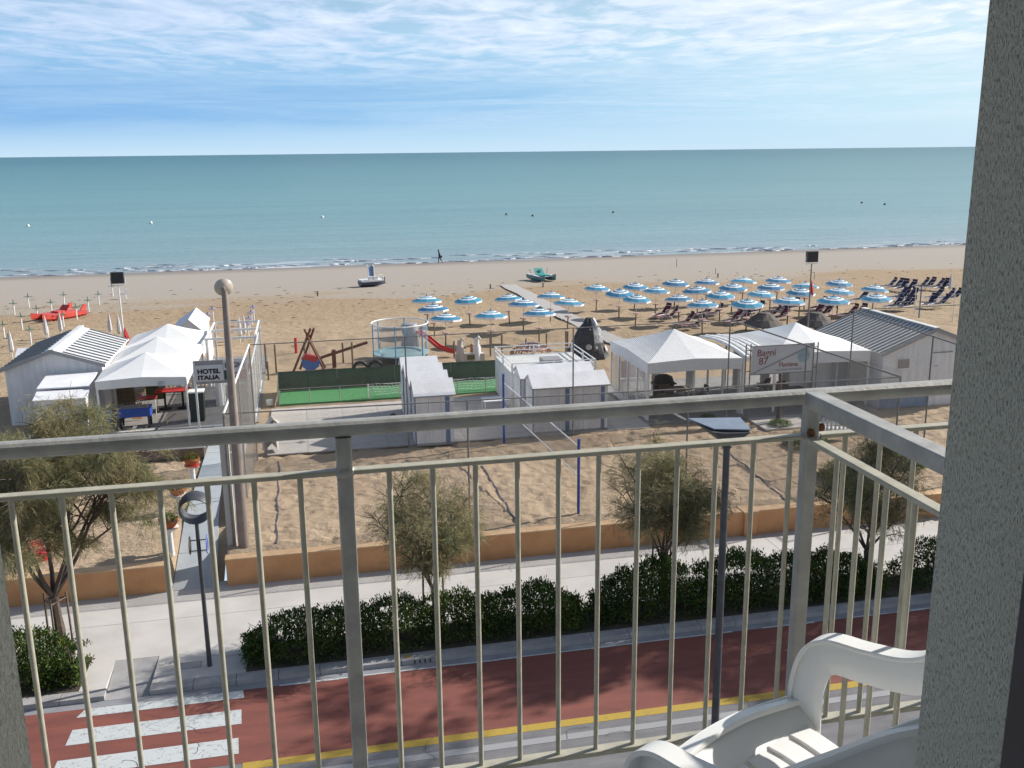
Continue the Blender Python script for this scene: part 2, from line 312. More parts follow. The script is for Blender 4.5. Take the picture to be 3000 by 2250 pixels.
# ------------------------------------------------------------------ mesh helpers
class MB:
    def __init__(s, o=(0, 0, 0)): s.v = []; s.f = []; s.mi = []; s.o = Vector(o); s.cur = 0
    def add(s, vs, fs):
        b = len(s.v); s.v += [tuple(Vector(p) - s.o) for p in vs]
        s.f += [tuple(b + i for i in f) for f in fs]; s.mi += [s.cur] * len(fs); return s
    def box(s, x0, x1, y0, y1, z0, z1):
        return s.add([(x0, y0, z0), (x1, y0, z0), (x1, y1, z0), (x0, y1, z0), (x0, y0, z1), (x1, y0, z1), (x1, y1, z1), (x0, y1, z1)],
                     [(0, 3, 2, 1), (4, 5, 6, 7), (0, 1, 5, 4), (1, 2, 6, 5), (2, 3, 7, 6), (3, 0, 4, 7)])
    def slab(s, quad, th, up=(0, 0, 1)):           # quad of 4 points, thickness th along -up
        n = Vector(up) * th; q = [Vector(p) for p in quad]
        return s.add(q + [p - n for p in q], [(0, 1, 2, 3), (7, 6, 5, 4), (0, 4, 5, 1), (1, 5, 6, 2), (2, 6, 7, 3), (3, 7, 4, 0)])
    def prism(s, poly, axis, a, b):                 # poly in the two other axes, extruded a..b
        n = len(poly); mk = {'x': lambda p, k: (k, p[0], p[1]), 'y': lambda p, k: (p[0], k, p[1]), 'z': lambda p, k: (p[0], p[1], k)}[axis]
        return s.add([mk(p, a) for p in poly] + [mk(p, b) for p in poly], [tuple(range(n))[::-1], tuple(range(n, 2 * n))] + [(i, (i + 1) % n, n + (i + 1) % n, n + i) for i in range(n)])
    def tube(s, pts, r, n=8, cap=True, closed=False, sq=False):
        P = [Vector(p) for p in pts]; L = len(P); rs = r if isinstance(r, (list, tuple)) else [r] * L; vs = []; ref = None
        for i in range(L):
            a = P[(i - 1) % L] if (closed or i > 0) else P[i]; b = P[(i + 1) % L] if (closed or i < L - 1) else P[i]
            d = (b - a).normalized()
            if ref is None: ref = Vector((0, 0, 1)) if abs(d.z) < 0.9 else Vector((0, 1, 0))
            u = d.cross(ref).normalized(); w = u.cross(d).normalized(); ref = w if not closed else ref
            ph = math.pi / n if sq else 0
            for k in range(n):
                an = 2 * math.pi * k / n + ph; vs.append(P[i] + (u * math.cos(an) + w * math.sin(an)) * rs[i])
        fs = []
        for i in range(L if closed else L - 1):
            j = (i + 1) % L
            for k in range(n): fs.append((i * n + k, i * n + (k + 1) % n, j * n + (k + 1) % n, j * n + k))
        if cap and not closed: fs += [tuple(range(n))[::-1], tuple((L - 1) * n + k for k in range(n))]
        return s.add(vs, fs)
    def lathe(s, prof, c=(0, 0, 0), n=16, ax=None):
        c = Vector(c); q = Vector(ax).to_track_quat('Z', 'Y') if ax else None; vs = []
        for r, z in prof:
            for k in range(n):
                v = Vector((r * math.cos(2 * math.pi * k / n), r * math.sin(2 * math.pi * k / n), z)); vs.append(c + (q @ v if q else v))
        fs = [(i * n + k, i * n + (k + 1) % n, (i + 1) * n + (k + 1) % n, (i + 1) * n + k) for i in range(len(prof) - 1) for k in range(n)]
        fs += [tuple(range(n))[::-1], tuple((len(prof) - 1) * n + k for k in range(n))]
        return s.add(vs, fs)
    def rot(s, deg, about=(0, 0)):
        c, sn = math.cos(R(deg)), math.sin(R(deg)); s.v = [(c * (x - about[0]) - sn * (y - about[1]) + about[0], sn * (x - about[0]) + c * (y - about[1]) + about[1], z) for x, y, z in s.v]; return s
    def build(s, name, mat, parent=None, smooth=False):
        me = bpy.data.meshes.new(name); me.from_pydata(s.v, [], s.f)
        for m in (mat if isinstance(mat, (list, tuple)) else [mat]): me.materials.append(m)
        if any(s.mi): me.polygons.foreach_set('material_index', s.mi)
        if smooth: me.shade_smooth(); me.set_sharp_from_angle(angle=R(42))
        me.update()
        o = bpy.data.objects.new(name, me); scene.collection.objects.link(o)
        if parent: o.parent = parent
        return o
def np_mesh(name, V, Fc, mat, parent=None):
    me = bpy.data.meshes.new(name); n = len(Fc); k = Fc.shape[1]
    me.vertices.add(len(V)); me.vertices.foreach_set('co', V.astype(np.float32).ravel())
    me.loops.add(n * k); me.loops.foreach_set('vertex_index', Fc.astype(np.int32).ravel())
    me.polygons.add(n); me.polygons.foreach_set('loop_start', np.arange(0, n * k, k, dtype=np.int32))
    me.update(calc_edges=True); me.materials.append(mat)
    o = bpy.data.objects.new(name, me); scene.collection.objects.link(o)
    if parent: o.parent = parent
    return o
def place(o, st, rot=0): o.location = W(*st); o.rotation_euler = (0, 0, ANG + R(rot)); return o
def tag(o, label, cat, group=None):
    o['label'] = label; o['category'] = cat
    if group: o['group'] = group
    return o
def thing(name, label, cat, st, rot=0, group=None):
    o = bpy.data.objects.new(name, None); o.empty_display_size = 0.2; scene.collection.objects.link(o)
    return tag(place(o, st, rot), label, cat, group)
def struct(name, mb, mat):
    o = mb.build(name, mat); place(o, (0, 0, 0)); o['kind'] = 'structure'; return o
def single(name, mb, mat, label, cat, st, rot=0, group=None, smooth=False):
    o = mb.build(name, mat, None, smooth); return tag(place(o, st, rot), label, cat, group)
def copy_tree(o, parent=None):
    c = o.copy(); scene.collection.objects.link(c)
    if parent: c.parent = parent
    for ch in o.children: copy_tree(ch, c)
    return c
def dup(o, st, rot, label, group=None):
    c = copy_tree(o); place(c, st, rot); c['label'] = label
    if group: c['group'] = group
    return c
class Once:                                # the first call places the prototype, later calls copy it
    def __init__(s, maker): s.maker = maker; s.p = None
    def __call__(s, st, rot, label, group=None):
        if s.p is None:
            s.p = s.maker(); place(s.p, st, rot); s.p['label'] = label
            if group: s.p['group'] = group
            return s.p
        return dup(s.p, st, rot, label, group)
def text(body, size, mat, parent, loc, rot=(R(90), 0, 0), name='lettering', ext=0.004, align='LEFT', sx=1.0, bold=0.0):
    cu = bpy.data.curves.new(name, 'FONT'); cu.body = body; cu.size = size; cu.extrude = ext; cu.align_x = align; cu.offset = bold
    t = bpy.data.objects.new(name, cu); scene.collection.objects.link(t); dg = bpy.context.evaluated_depsgraph_get(); dg.update()
    me = bpy.data.meshes.new_from_object(t.evaluated_get(dg)); bpy.data.objects.remove(t); me.name = name
    me.materials.clear(); me.materials.append(mat)
    o = bpy.data.objects.new(name, me); scene.collection.objects.link(o); o.parent = parent
    o.location = loc; o.rotation_euler = rot; o.scale = (sx, 1, 1); return o

# ------------------------------------------------------------------ setting: road, pavement, sand, sea
def grid_mesh(name, xs, ys, zf, mat):
    X, Y = np.meshgrid(xs, ys); Z = zf(X, Y); V = np.stack([X, Y, Z], -1).reshape(-1, 3); nx, ny = len(xs), len(ys)
    i = np.arange(nx - 1)[None, :] + nx * np.arange(ny - 1)[:, None]; i = i.ravel()
    Fc = np.stack([i, i + 1, i + nx + 1, i + nx], 1)
    o = np_mesh(name, V, Fc, mat); o.data.shade_smooth(); place(o, (0, 0, 0)); o['kind'] = 'structure'; return o
def vnoise(X, Y, sc, seed):                # cheap value noise for sand relief
    r = np.random.default_rng(seed); T = r.random((256, 256)); x = X * sc + 1000; y = Y * sc + 1000
    xi = np.floor(x).astype(int); yi = np.floor(y).astype(int); fx = x - xi; fy = y - yi
    fx = fx * fx * (3 - 2 * fx); fy = fy * fy * (3 - 2 * fy); a = lambda i, j: T[(xi + i) % 256, (yi + j) % 256]
    return (a(0, 0) * (1 - fx) + a(1, 0) * fx) * (1 - fy) + (a(0, 1) * (1 - fx) + a(1, 1) * fx) * fy

struct('ground', MB().box(-400, 400, -200, 22.2, -0.6, -0.02), asphalt)
struct('road', MB().box(-120, 160, 9, 22.2, -0.01, 0.0), asphalt)
struct('red_lane', MB().box(-120, 160, 18.84, 21.80, -0.002, 0.004), redroad)
struct('gutter', MB().box(-120, 160, 21.80, 22.06, -0.002, 0.006), gutter)
y = MB(); y.box(-1.9, 160, 18.59, 18.84, -0.002, 0.006); struct('yellow_line', y, paint_y)
w_ = MB(); w_.box(-2.6, 160, 18.09, 18.30, -0.002, 0.007); struct('lane_line', w_, paint_line)
for i, (a, b, l) in enumerate([(21.44, 21.78, -5.6), (20.34, 20.94, -5.72), (19.19, 19.79, -5.78), (18.1, 18.62, -5.85)]):
    z = MB(); z.slab([(l - 0.12 * (0 if i else 1), a, 0.011), (-2.0, a, 0.011), (-2.04, b, 0.011), (l + 0.02, b, 0.011)], 0.004); struct('crossing_stripe', z, paint_w)
# thin worn white edge along the gutter
e = MB(); x = -1.2
while x < 26:
    l = random.uniform(.25, 1.6)
    if random.random() < .72: e.slab([(x, 21.77 + random.uniform(-.02, .02), .011), (x + l, 21.77 + random.uniform(-.02, .02), .011), (x + l, 21.83 + random.uniform(-.02, .02), .011), (x, 21.83, .011)], .003)
    x += l
struct('edge_line', e, paint_w)
ck = MB()
for (x0, y0, L, a0) in ((2.1, 18.0, 1.0, 95), (5.0, 18.1, .9, 80), (8.9, 18.7, 1.6, 10), (9.4, 18.75, .8, -60), (-1.0, 18.9, .7, 100), (-3.4, 20.5, 1.2, 15), (-4.4, 19.5, 1.0, -10), (-2.9, 19.4, .6, 70), (6.5, 17.9, .8, 120), (-3.0, 23.4, 1.3, 20), (-3.9, 23.2, .6, 80), (10.2, 18.3, .9, 60), (0.5, 24.6, 1.4, 30), (5.6, 26.6, 1.2, 100)):
    p_ = Vector((x0, y0, (.13 if y0 > 22.4 else .016))); a = R(a0)
    for k in range(9):
        q_ = p_ + Vector((math.cos(a), math.sin(a), 0)) * L / 9; n_ = Vector((-math.sin(a), math.cos(a), 0)) * .0045; ck.add([p_ - n_, q_ - n_, q_ + n_, p_ + n_], [(0, 1, 2, 3)]); p_ = q_; a += random.uniform(-.7, .7)
struct('crack', ck, M('crack_filler', (.07, .065, .065), None, 4, .9))
# far kerb, stone by stone, dropped at the crossing
kst = MB().box(0, 0.985, 0, 0.34, -0.1, 0.125)
kerb_parent = bpy.data.objects.new('kerb', None); scene.collection.objects.link(kerb_parent); place(kerb_parent, (0, 0, 0)); kerb_parent['kind'] = 'structure'
kme = None
for i in range(-14, 44):
    s0 = i * 1.0 + 0.79
    if -5.3 < s0 + .5 < -4.3: continue
    if kme is None: o = kst.build('kerb_stone', kerbc, kerb_parent); kme = o.data
    else: o = bpy.data.objects.new('kerb_stone', kme); scene.collection.objects.link(o); o.parent = kerb_parent
    o.location = (s0, 22.07, random.uniform(-.003, .003))
struct('pavement', MB().box(-120, -5.25, 22.42, 27.62, -0.4, 0.12).box(-4.2, 160, 22.42, 27.62, -0.4, 0.12).box(-5.25, -4.2, 23.75, 27.62, -0.4, 0.12), concrete)
j = MB(); j.box(-60, 80, 25.80, 25.825, .119, .1225)
for s_ in (-9.5, 14.2, 28): j.box(s_, s_ + .025, 22.5, 27.55, .119, .1225)
struct('pavement_joint', j, kerbc)
struct('path_bed', MB().box(-4.41, -2.79, 27.621, 28.0, -.3, .118), pathc)
# ramp path up to the bathing station, slab by slab
pp = bpy.data.objects.new('path', None); scene.collection.objects.link(pp); place(pp, (0, 0, 0)); pp['kind'] = 'structure'
t0 = 27.62
while t0 < 42.7:
    L = 1.85; t1 = min(t0 + L, 42.8)
    zt = lambda t: .13 + .80 * max(0, min(1, (t - 27.9) / 3.2))
    lf = lambda t: -4.34 + (t - 27.6) * .004; rt = lambda t: -3.08 - (t - 27.6) * .045 if t < 36 else -3.46
    MB().slab([(lf(t0), t0, zt(t0)), (rt(t0), t0, zt(t0)), (rt(t1 - .03), t1 - .03, zt(t1)), (lf(t1 - .03), t1 - .03, zt(t1))], .12).build('slab', pathc, pp)
    t0 = t1
# sand of the court and yard
ter_t = np.array([a for a, b in TER]); ter_z = np.array([b for a, b in TER])
def court_z(X, Y):
    k = np.clip((Y - 27.9) / .5, 0, 1)
    foot = np.minimum(vnoise(X, Y, 3.1, 3), .62) - .5; b = .05 * (vnoise(X, Y, .5, 1) - .5) + .12 * foot * k + .05 * (vnoise(X, Y, 6.3, 4) - .5) * k
    path = (X > -4.45) & (X < -2.9); q = np.where(path, np.minimum(.9, .02 + .80 * np.clip((Y - 27.9) / 3.2, 0, 1)), .885)
    return q + np.where(path, 0, b)
grid_mesh('court_sand', np.arange(-16, 34, .11), np.concatenate([np.arange(27.93, 38.9, .09)]), court_z, sand_c)
def beach_z(X, Y):
    b = np.interp(Y, ter_t, ter_z); soft = np.clip((88 - Y) / 20, .03, 1) * np.clip((Y - 44) / 6, 0, 1)
    return b - .012 + soft * (.16 * (vnoise(X, Y, .22, 5) - .5) + .11 * (vnoise(X, Y, .9, 6) - .5) + .10 * (np.minimum(vnoise(X, Y, 1.7, 8), .6) - .5))
grid_mesh('beach', np.concatenate([np.arange(-70, -25, 1.5), np.arange(-25, 60, .3), np.arange(60, 130, 1.5)]), np.concatenate([np.arange(38.8, 90, .3), np.arange(90, 151, .8)]), beach_z, sand_b)
struct('far_ground', MB().box(-900, -69, 22.2, 124, -3, -.2).box(129, 900, 22.2, 124, -3, -.2), sand_b)
def sea_z(X, Y): return -1.5 + np.where(Y < 400, .10 * (vnoise(X, Y * 3, .12, 11) - .5), 0)
grid_mesh('sea', np.concatenate([[-40000, -8000, -2000, -600], np.arange(-200, 300, 4.0), [600, 2000, 8000, 40000]]), np.concatenate([np.arange(124, 180, .7), np.arange(180, 420, 6), [500, 700, 1200, 3000, 9000, 22000, 45000]]), sea_z, sea_m)

# breaking wavelets along the shore
fo = MB()
for _ in range(130):
    s0 = random.uniform(-60, 110); tt = random.choice([126.2, 127.4, 129, 131, 133.5]) + random.uniform(-.5, .5); L = random.uniform(1.5, 7); n = 8; wv = random.uniform(.05, .16)
    if tt > 132 and random.random() < .6: continue
    pts = [(s0 + L * i / n, tt + .25 * math.sin(i * 1.3 + s0), -1.46 + .04 * math.sin(i)) for i in range(n + 1)]; fo.tube(pts, [wv * math.sin(math.pi * (i + .3) / (n + .6)) * random.uniform(.4, 1) + .01 for i in range(n + 1)], 5)
o = fo.build('surf', M('surf_foam', (0.62, 0.62, 0.66), (0.45, 0.47, 0.53), 2, 0.7)); place(o, (0, 0, 0)); tag(o, 'white broken wavelets running along the water edge of the beach', 'waves'); o['kind'] = 'stuff'

# orange wall: plaster panels with a lighter cap, two runs either side of the path gap
def wall_run(s0, s1, label, name='garden_wall'):
    t = thing(name, label, 'wall', (s0, 27.6, .12), 0, 'orange boundary walls along the promenade')
    L = s1 - s0; MB().box(0, L, 0, .34, -.2, .80).build('wall_body', orange, t); MB().box(-.02, L + .02, -.02, .36, .80, .84).build('cap', orange_cap, t)
    return t
wr = wall_run(-2.78, 13.6, 'long orange plastered low wall between promenade and volleyball court, right of the path gap')
wall_run(-16, -4.42, 'orange plastered low wall with a worn end, left of the path gap behind the big tree')
t = wall_run(14.0, 21.4, 'orange wall stretch to the right of the thick orange pillar')
MB().box(-.42, 0.02, -.10, .44, -.15, .78).build('pillar', orange, t); MB().box(-.46, .06, -.14, .48, .78, .86).build('pillar_cap', orange_cap, t)
wall_run(21.8, 40, 'farthest orange wall stretch, seen between the side balusters beside the rendered jamb')
kc = MB()  # paint scuffs stay as plain dark stains
# concrete side kerb of the path by the fence
single('low_wall', MB().box(-.10, .10, 2.6, 13, -.1, .42), concrete, 'low pale concrete wall running seawards beside the blue-grey path and the tall pole', 'wall', (-2.86, 28.3, .75))

# ------------------------------------------------------------------ the hotel we look out of
T_R = 2.25; FL = 10.82; TF = 0.90
h = thing('hotel_facade', 'grey-green rendered wall around the balcony door, filling the right edge of the view', 'wall', (0, TF, 0))
sL, sR = -.285, .68
MB((0, TF, 0)).box(sR, 7, .72, .90, -.3, 16).build('wall', stucco, h); MB((0, TF, 0)).box(-6, sL, .72, .90, -.3, 16).build('wall', stucco, h)
MB((0, TF, 0)).box(sL - .001, sR + .001, .722, .898, 13.15, 16).build('lintel', stucco, h); MB((0, TF, 0)).box(sL - .001, sR + .001, .722, .898, 0, FL + .02).build('sill_wall', stucco, h)
MB((0, TF, 0)).box(-6, 7, -6, .715, FL - .3, FL).build('room_floor', M('room_floor_tile', (.25, .2, .16)), h)
MB((0, TF, 0)).box(-6, 7, -6, .715, 13.4, 13.6).build('room_ceiling', M('room_ceiling_white', (.7, .7, .68)), h)
fr = thing('door_frame', 'dark metal balcony door frame inside the rendered reveal', 'door frame', (0, .70, FL))
dfm = M('dark_brown_frame', (.03, .025, .03), (.045, .04, .05), 8, .5)
for a, b in ((sR - .042, sR + .06), (sL - .06, sL + .03)): MB((0, .70, FL)).box(a, b, .655, .718, FL, 13.15).build('jamb', dfm, fr)
MB((0, .70, FL)).box(sL + .031, sR - .043, .655, .718, 13.08, 13.15).build('head', dfm, fr)
sl = thing('balcony', 'concrete balcony floor outside the door, under the railing', 'balcony', (0, TF, FL))
MB((0, TF, FL)).box(-2.4, 4, .9, 2.02, FL - .18, FL).build('floor_slab', concrete, sl)
MB((0, TF, FL)).box(-5, 12, .9, 2.22, 13.75, 13.95).build('upper_slab', concrete, sl)

rl = thing('balcony_railing', 'metal balcony railing with galvanised handrail and cream balusters across the view', 'railing', (1.285, T_R, FL))
RO = (1.285, T_R, FL)
def rbar(pts, w, hh, name, mat, rad=.008):      # rounded rectangular bar between two points, w horizontal, hh vertical
    a, b = Vector(pts[0]), Vector(pts[1]); d = (b - a).normalized(); u = Vector((-d.y, d.x, 0)); prof = []
    for cx, cz, st0 in ((w / 2 - rad, hh / 2 - rad, 0), (-w / 2 + rad, hh / 2 - rad, 90), (-w / 2 + rad, -hh / 2 + rad, 180), (w / 2 - rad, -hh / 2 + rad, 270)):
        for k in range(4): prof.append((cx + rad * math.cos(R(st0 + 30 * k)), cz + rad * math.sin(R(st0 + 30 * k))))
    n = len(prof); mb = MB(RO); vs = [a + u * p + Vector((0, 0, q)) for p, q in prof] + [b + u * p + Vector((0, 0, q)) for p, q in prof]
    mb.add(vs, [(i, (i + 1) % n, n + (i + 1) % n, n + i) for i in range(n)] + [tuple(range(n))[::-1], tuple(range(n, 2 * n))])
    return mb.build(name, mat, rl)
ZT = 11.866
rbar([(-2.6, T_R, ZT), (4.4, T_R, ZT)], .046, .040, 'handrail', galv, .017)
for a, b in ((-1.13, .045), (.085, 1.262), (1.312, 2.5), (2.54, 3.7)): rbar([(a, T_R, 11.757), (b, T_R, 11.757)], .030, .012, 'upper_rail', cream, .003)
for a, b in ((-1.13, .045), (.085, 1.262), (1.312, 2.5)): rbar([(a, T_R, 10.90), (b, T_R, 10.90)], .034, .015, 'lower_rail', cream, .003)
for s_ in (-1.155, .065, 1.285, 2.52):
    c_, h_ = .007, .019; pf = [(h_ - c_, -h_), (h_ - c_ * .3, -h_ + c_ * .3), (h_, -h_ + c_), (h_, h_ - c_), (h_ - c_, h_), (-h_ + c_, h_), (-h_, h_ - c_), (-h_, -h_ + c_), (-h_ + c_ * .3, -h_ + c_ * .3), (-h_ + c_, -h_)]
    MB(RO).prism([(s_ + x, T_R + y_) for x, y_ in pf], 'z', 10.62, 11.845).build('post', galv, rl)
    for zz in (11.757, 10.90): MB(RO).lathe([(.022, zz - .010), (.0265, zz - .004), (.0265, zz + .004), (.022, zz + .010)], (s_, T_R, 0), 12).build('weld', galv, rl, True)
def baluster(s_, t_): return MB(RO).tube([(s_, t_, 10.905), (s_, t_, 11.752)], .0068, 10).build('baluster', cream, rl, True)
for base, n0, n1 in ((.065, -11, -1), (.065, 1, 11), (1.285, 1, 11)):
    for k in range(n0, n1 + 1):
        if 0 != k and abs(k) < 11.5: baluster(base + k * (1.22 / 11.5) * (1.0 if k > 0 else 1.0), T_R)
# side railing back to the wall
rbar([(1.272, T_R - .03, ZT), (1.272, .9, ZT)], .048, .040, 'side_handrail', galv, .004)
rbar([(1.272, T_R - .03, 11.757), (1.272, .9, 11.757)], .032, .013, 'side_upper_rail', cream, .003)
rbar([(1.272, T_R - .03, 10.90), (1.272, .9, 10.90)], .034, .015, 'side_lower_rail', cream, .003)
for k in range(1, 12): baluster(1.272, T_R - .055 - k * .1075)
for (a, b, c, ax) in ((1.275, T_R - .024, 11.79, (0, -1, 0)), (1.31, T_R - .012, 11.80, (0, -1, 0))): MB(RO).lathe([(.001, -.006), (.010, -.006), (.012, 0), (.009, .006), (.001, .008)], (a, b - .0, c - .018), 10, ax).build('bolt', rust, rl)

# monobloc plastic chair on the balcony
def ribbon(mb, path, wid, th, wdir):      # swept rounded strap: path points, width along wdir, thickness th
    P = [Vector(p) for p in path]; vs = []; n = 8
    for i, p in enumerate(P):
        d = (P[min(i + 1, len(P) - 1)] - P[max(i - 1, 0)]).normalized(); w = Vector(wdir[i]) if isinstance(wdir, list) else Vector(wdir); w = (w - d * w.dot(d)).normalized(); nrm = d.cross(w)
        W2 = (wid[i] if isinstance(wid, list) else wid) / 2; T2 = th / 2
        for (a, b) in ((1, -.6), (1, .6), (.955, 1), (-.955, 1), (-1, .6), (-1, -.6), (-.955, -1), (.955, -1)): vs.append(p + w * W2 * a + nrm * T2 * b)
    fs = [(i * n + k, i * n + (k + 1) % n, (i + 1) * n + (k + 1) % n, (i + 1) * n + k) for i in range(len(P) - 1) for k in range(n)] + [tuple(range(n))[::-1], tuple((len(P) - 1) * n + k for k in range(n))]
    mb.add(vs, fs)
def catmull(pts, m=6):
    P = [Vector(p) for p in pts]; P = [P[0] * 2 - P[1]] + P + [P[-1] * 2 - P[-2]]; out = []
    for i in range(1, len(P) - 2):
        for k in range(m):
            u = k / m; a, b, c, d = P[i - 1:i + 3]
            out.append(.5 * ((2 * b) + (c - a) * u + (2 * a - 5 * b + 4 * c - d) * u * u + (3 * b - a - 3 * c + d) * u ** 3))
    return out + [P[-2]]
def balcony_chair():
    # local frame: +y is the way the sitter faces, x across
    ch = thing('plastic_chair', 'white moulded plastic armchair on the balcony beside the railing', 'chair', (.9025, 1.411, FL), 30)
    st = MB()                              # seven broad slats running front to back
    for k in range(7):
        x0 = -.204 + k * .068
        prof = [(x0 * .82, -.22, .405), (x0 * .93, -.08, .412), (x0, .06, .432), (x0 * 1.03, .16, .450), (x0 * 1.05, .215, .452)]
        ribbon(st, catmull(prof, 4), .055, .006, (1, 0, 0))
    ribbon(st, catmull([(-.19, -.235, .405), (0, -.245, .40), (.19, -.235, .405)], 4), .05, .010, (0, 1, 0))
    st.build('seat', plastic, ch, True)
    ap = MB()                              # raised rolled front lip joining both arm fronts
    ribbon(ap, catmull([(-.262, .205, .452), (-.13, .232, .458), (0, .240, .460), (.13, .232, .458), (.262, .205, .452)], 6), .10, .010, (0, .9, .62))
    ribbon(ap, catmull([(-.270, .250, .482), (-.13, .280, .492), (0, .288, .495), (.13, .280, .492), (.270, .250, .482)], 6), .034, .012, (0, 1, -.25))
    ribbon(ap, catmull([(-.268, .262, .445), (-.13, .292, .452), (0, .300, .455), (.13, .292, .452), (.268, .262, .445)], 6), .085, .008, (0, .1, 1)); ap.build('apron', plastic, ch, True)
    for sx in (-1, 1):
        a = MB(); X = Vector((sx, 0, 0))
        path = catmull([(sx * .262, .250, .33), (sx * .266, .256, .44), (sx * .270, .258, .53), (sx * .274, .236, .612), (sx * .278, .185, .652), (sx * .283, .10, .660), (sx * .284, .0, .682), (sx * .262, -.11, .768), (sx * .228, -.205, .846), (sx * .185, -.262, .872)], 6)
        wall = []; wd = []
        for i, p in enumerate(path):
            d = (path[min(i + 1, len(path) - 1)] - path[max(i - 1, 0)]).normalized(); n = d.cross(X) if sx > 0 else X.cross(d)
            if n.z > 0 and abs(n.z) > abs(n.y): n = -n
            if abs(n.z) <= abs(n.y) and n.y > 0: n = -n
            wall.append(p + n * .036); wd.append(n)
        ribbon(a, wall, .078, .007, wd); ribbon(a, [p + X * .012 for p in path], [.030 + .016 * math.sin(math.pi * i / len(path)) for i in range(len(path))], .010, tuple(X))
        a.build('armrest', plastic, ch, True)
        for fy, ty in ((.235, .29), (-.23, -.32)):
            l = MB(); ribbon(l, [(sx * .262, fy, .43), (sx * .265, (fy + ty) / 2, .22), (sx * .27, ty, .0)], [.06, .05, .04], .02, (0, 1, 0)); l.build('leg', plastic, ch)
    bk = MB()
    for k in range(-3, 4): ribbon(bk, catmull([(k * .05, -.25 - .02 * (1 - abs(k) / 4), .41), (k * .056, -.29, .6), (k * .058, -.33, .83)], 4), .042, .007, (1, 0, 0))
    ribbon(bk, catmull([(-.19, -.262, .855), (-.10, -.33, .86), (0, -.345, .862), (.10, -.33, .86), (.19, -.262, .855)], 5), .05, .012, (0, -.25, 1))
    bk.build('backrest', plastic, ch, True)
balcony_chair()

# ------------------------------------------------------------------ street lamps
def lamp_right():
    t = thing('street_lamp', 'tall dark street lamp with flat rectangular head, rising behind the handrail', 'street lamp', (0, 0, 0))
    b = VT(2130, 1300, 14.5); st = (b.x, 14.5, .12); place(t, (b.x, 14.5, 0)); zt = VT(2135, 1300, 14.5).z - .04
    MB().tube([(0, 0, 0), (0, 0, 2.5), (0, 0, zt)], [.085, .07, .058], 14).build('pole', dark, t, True)
    MB().lathe([(.085, zt - .02), (.088, zt + .015), (.075, zt + .02), (.07, zt + .16), (.10, zt + .24)], n=14).build('collar', dark, t)
    hd = MB(); zz = zt + .10   # deep dark hood under a skewed lid
    hd.add([(-.10, -.10, zz - .02), (.12, -.10, zz - .02), (.12, .10, zz - .02), (-.10, .10, zz - .02), (-.34, -.20, zz + .22), (.30, -.24, zz + .18), (.36, .30, zz + .26), (-.52, .34, zz + .30), (0.02, -.22, zz + .14), (-.12, -.22, zz + .19)],
           [(3, 2, 1, 0), (0, 1, 5, 8, 9, 4), (1, 2, 6, 5), (2, 3, 7, 6), (3, 0, 4, 7), (4, 9, 8, 5, 6, 7)]); hd.build('lamp_housing', dark, t)
    MB().slab([(-.30, -.12, zz + .262), (.33, -.20, zz + .225), (.38, .34, zz + .285), (-.56, .38, zz + .325)], .02).build('lid', M('grey_blue_lid', (.20, .24, .30), None, 5, .3), t)
lamp_right()
def lamp_ring():
    p = (-2.9, 22.95, .12); t = thing('ring_lamp', 'short dark lamp post with a ring-shaped head and two round signs', 'street lamp', p); zc = 4.18
    MB().tube([(0, 0, 0), (0, 0, 1.6), (0, 0, zc - .36)], [.06, .052, .045], 12).build('pole', dark, t, True)
    rg = MB(); n = 40; prof = [(.355, -.19), (.385, -.05), (.385, .08), (.36, .19), (.335, .19), (.335, -.19)]; vs = []; tl = R(14)
    for k in range(n):
        a = 2 * math.pi * k / n
        for r_, d_ in prof:
            x_, z_ = r_ * math.cos(a), r_ * math.sin(a); y_ = d_; vs.append((x_, y_ * math.cos(tl) - z_ * math.sin(tl), zc + y_ * math.sin(tl) + z_ * math.cos(tl)))
    m = len(prof); rg.add(vs, [(k * m + i, k * m + (i + 1) % m, ((k + 1) % n) * m + (i + 1) % m, ((k + 1) % n) * m + i) for k in range(n) for i in range(m)]); rg.build('ring_head', dark, t, True)
    for sx, mt in ((-1, dark), (1, blue_s)):
        MB().lathe([(.001, -.008), (.225, -.008), (.23, 0), (.225, .008), (.001, .008)], (sx * .20, 0, zc - .95), 24, (sx, 0, 0)).build('round_sign', [mt], t)
        for dz in (-.15, .12): MB().tube([(0, 0, zc - .95 + dz), (sx * .19, 0, zc - .95 + dz)], .014, 6).build('bracket', dark, t)
    a = MB()
    for k in range(24):
        an = 2 * math.pi * k / 24; a.box(.2095, .213, math.cos(an) * .19 - .012, math.cos(an) * .19 + .012, zc - .95 + math.sin(an) * .19 - .012, zc - .95 + math.sin(an) * .19 + .012)
    a.build('sign_rim', white, t)
lamp_ring()
# tall tapered pole with a round dish light
b = (-2.31, 28.62, .9)
t = thing('light_pole', 'tall tapered brown concrete pole with a round dish floodlight on top, beside the path', 'pole', b)
tz = VT(661, 850, 28.62).z - .9
MB().tube([(0, 0, -.2), (.01, 0, 4), (.03, 0, tz)], [.165, .125, .085], 16).build('pole', polec, t, True)
MB().lathe([(.03, -.10), (.12, -.08), (.24, .02), (.265, .06), (.25, .055), (.03, -.03)], (.02, .02, tz + .06), 24, (-.15, .95, .25)).build('dish', lampglass, t, True)
MB().lathe([(.02, 0), (.06, .0), (.055, .13), (.02, .15)], (.02, -.02, tz + .0), 12, (0, -.7, .5)).build('lamp_socket', polec, t)
MB().tube([(0, 0, tz * .60), (.0, -.13, tz * .60)], .05, 8).build('cable_clip', polec, t)
single('concrete_post', MB().box(-.13, .13, -.10, .10, 0, 3.4), concrete, 'pale square concrete post standing left of the tall brown pole', 'post', (-2.66, 28.85, .8))
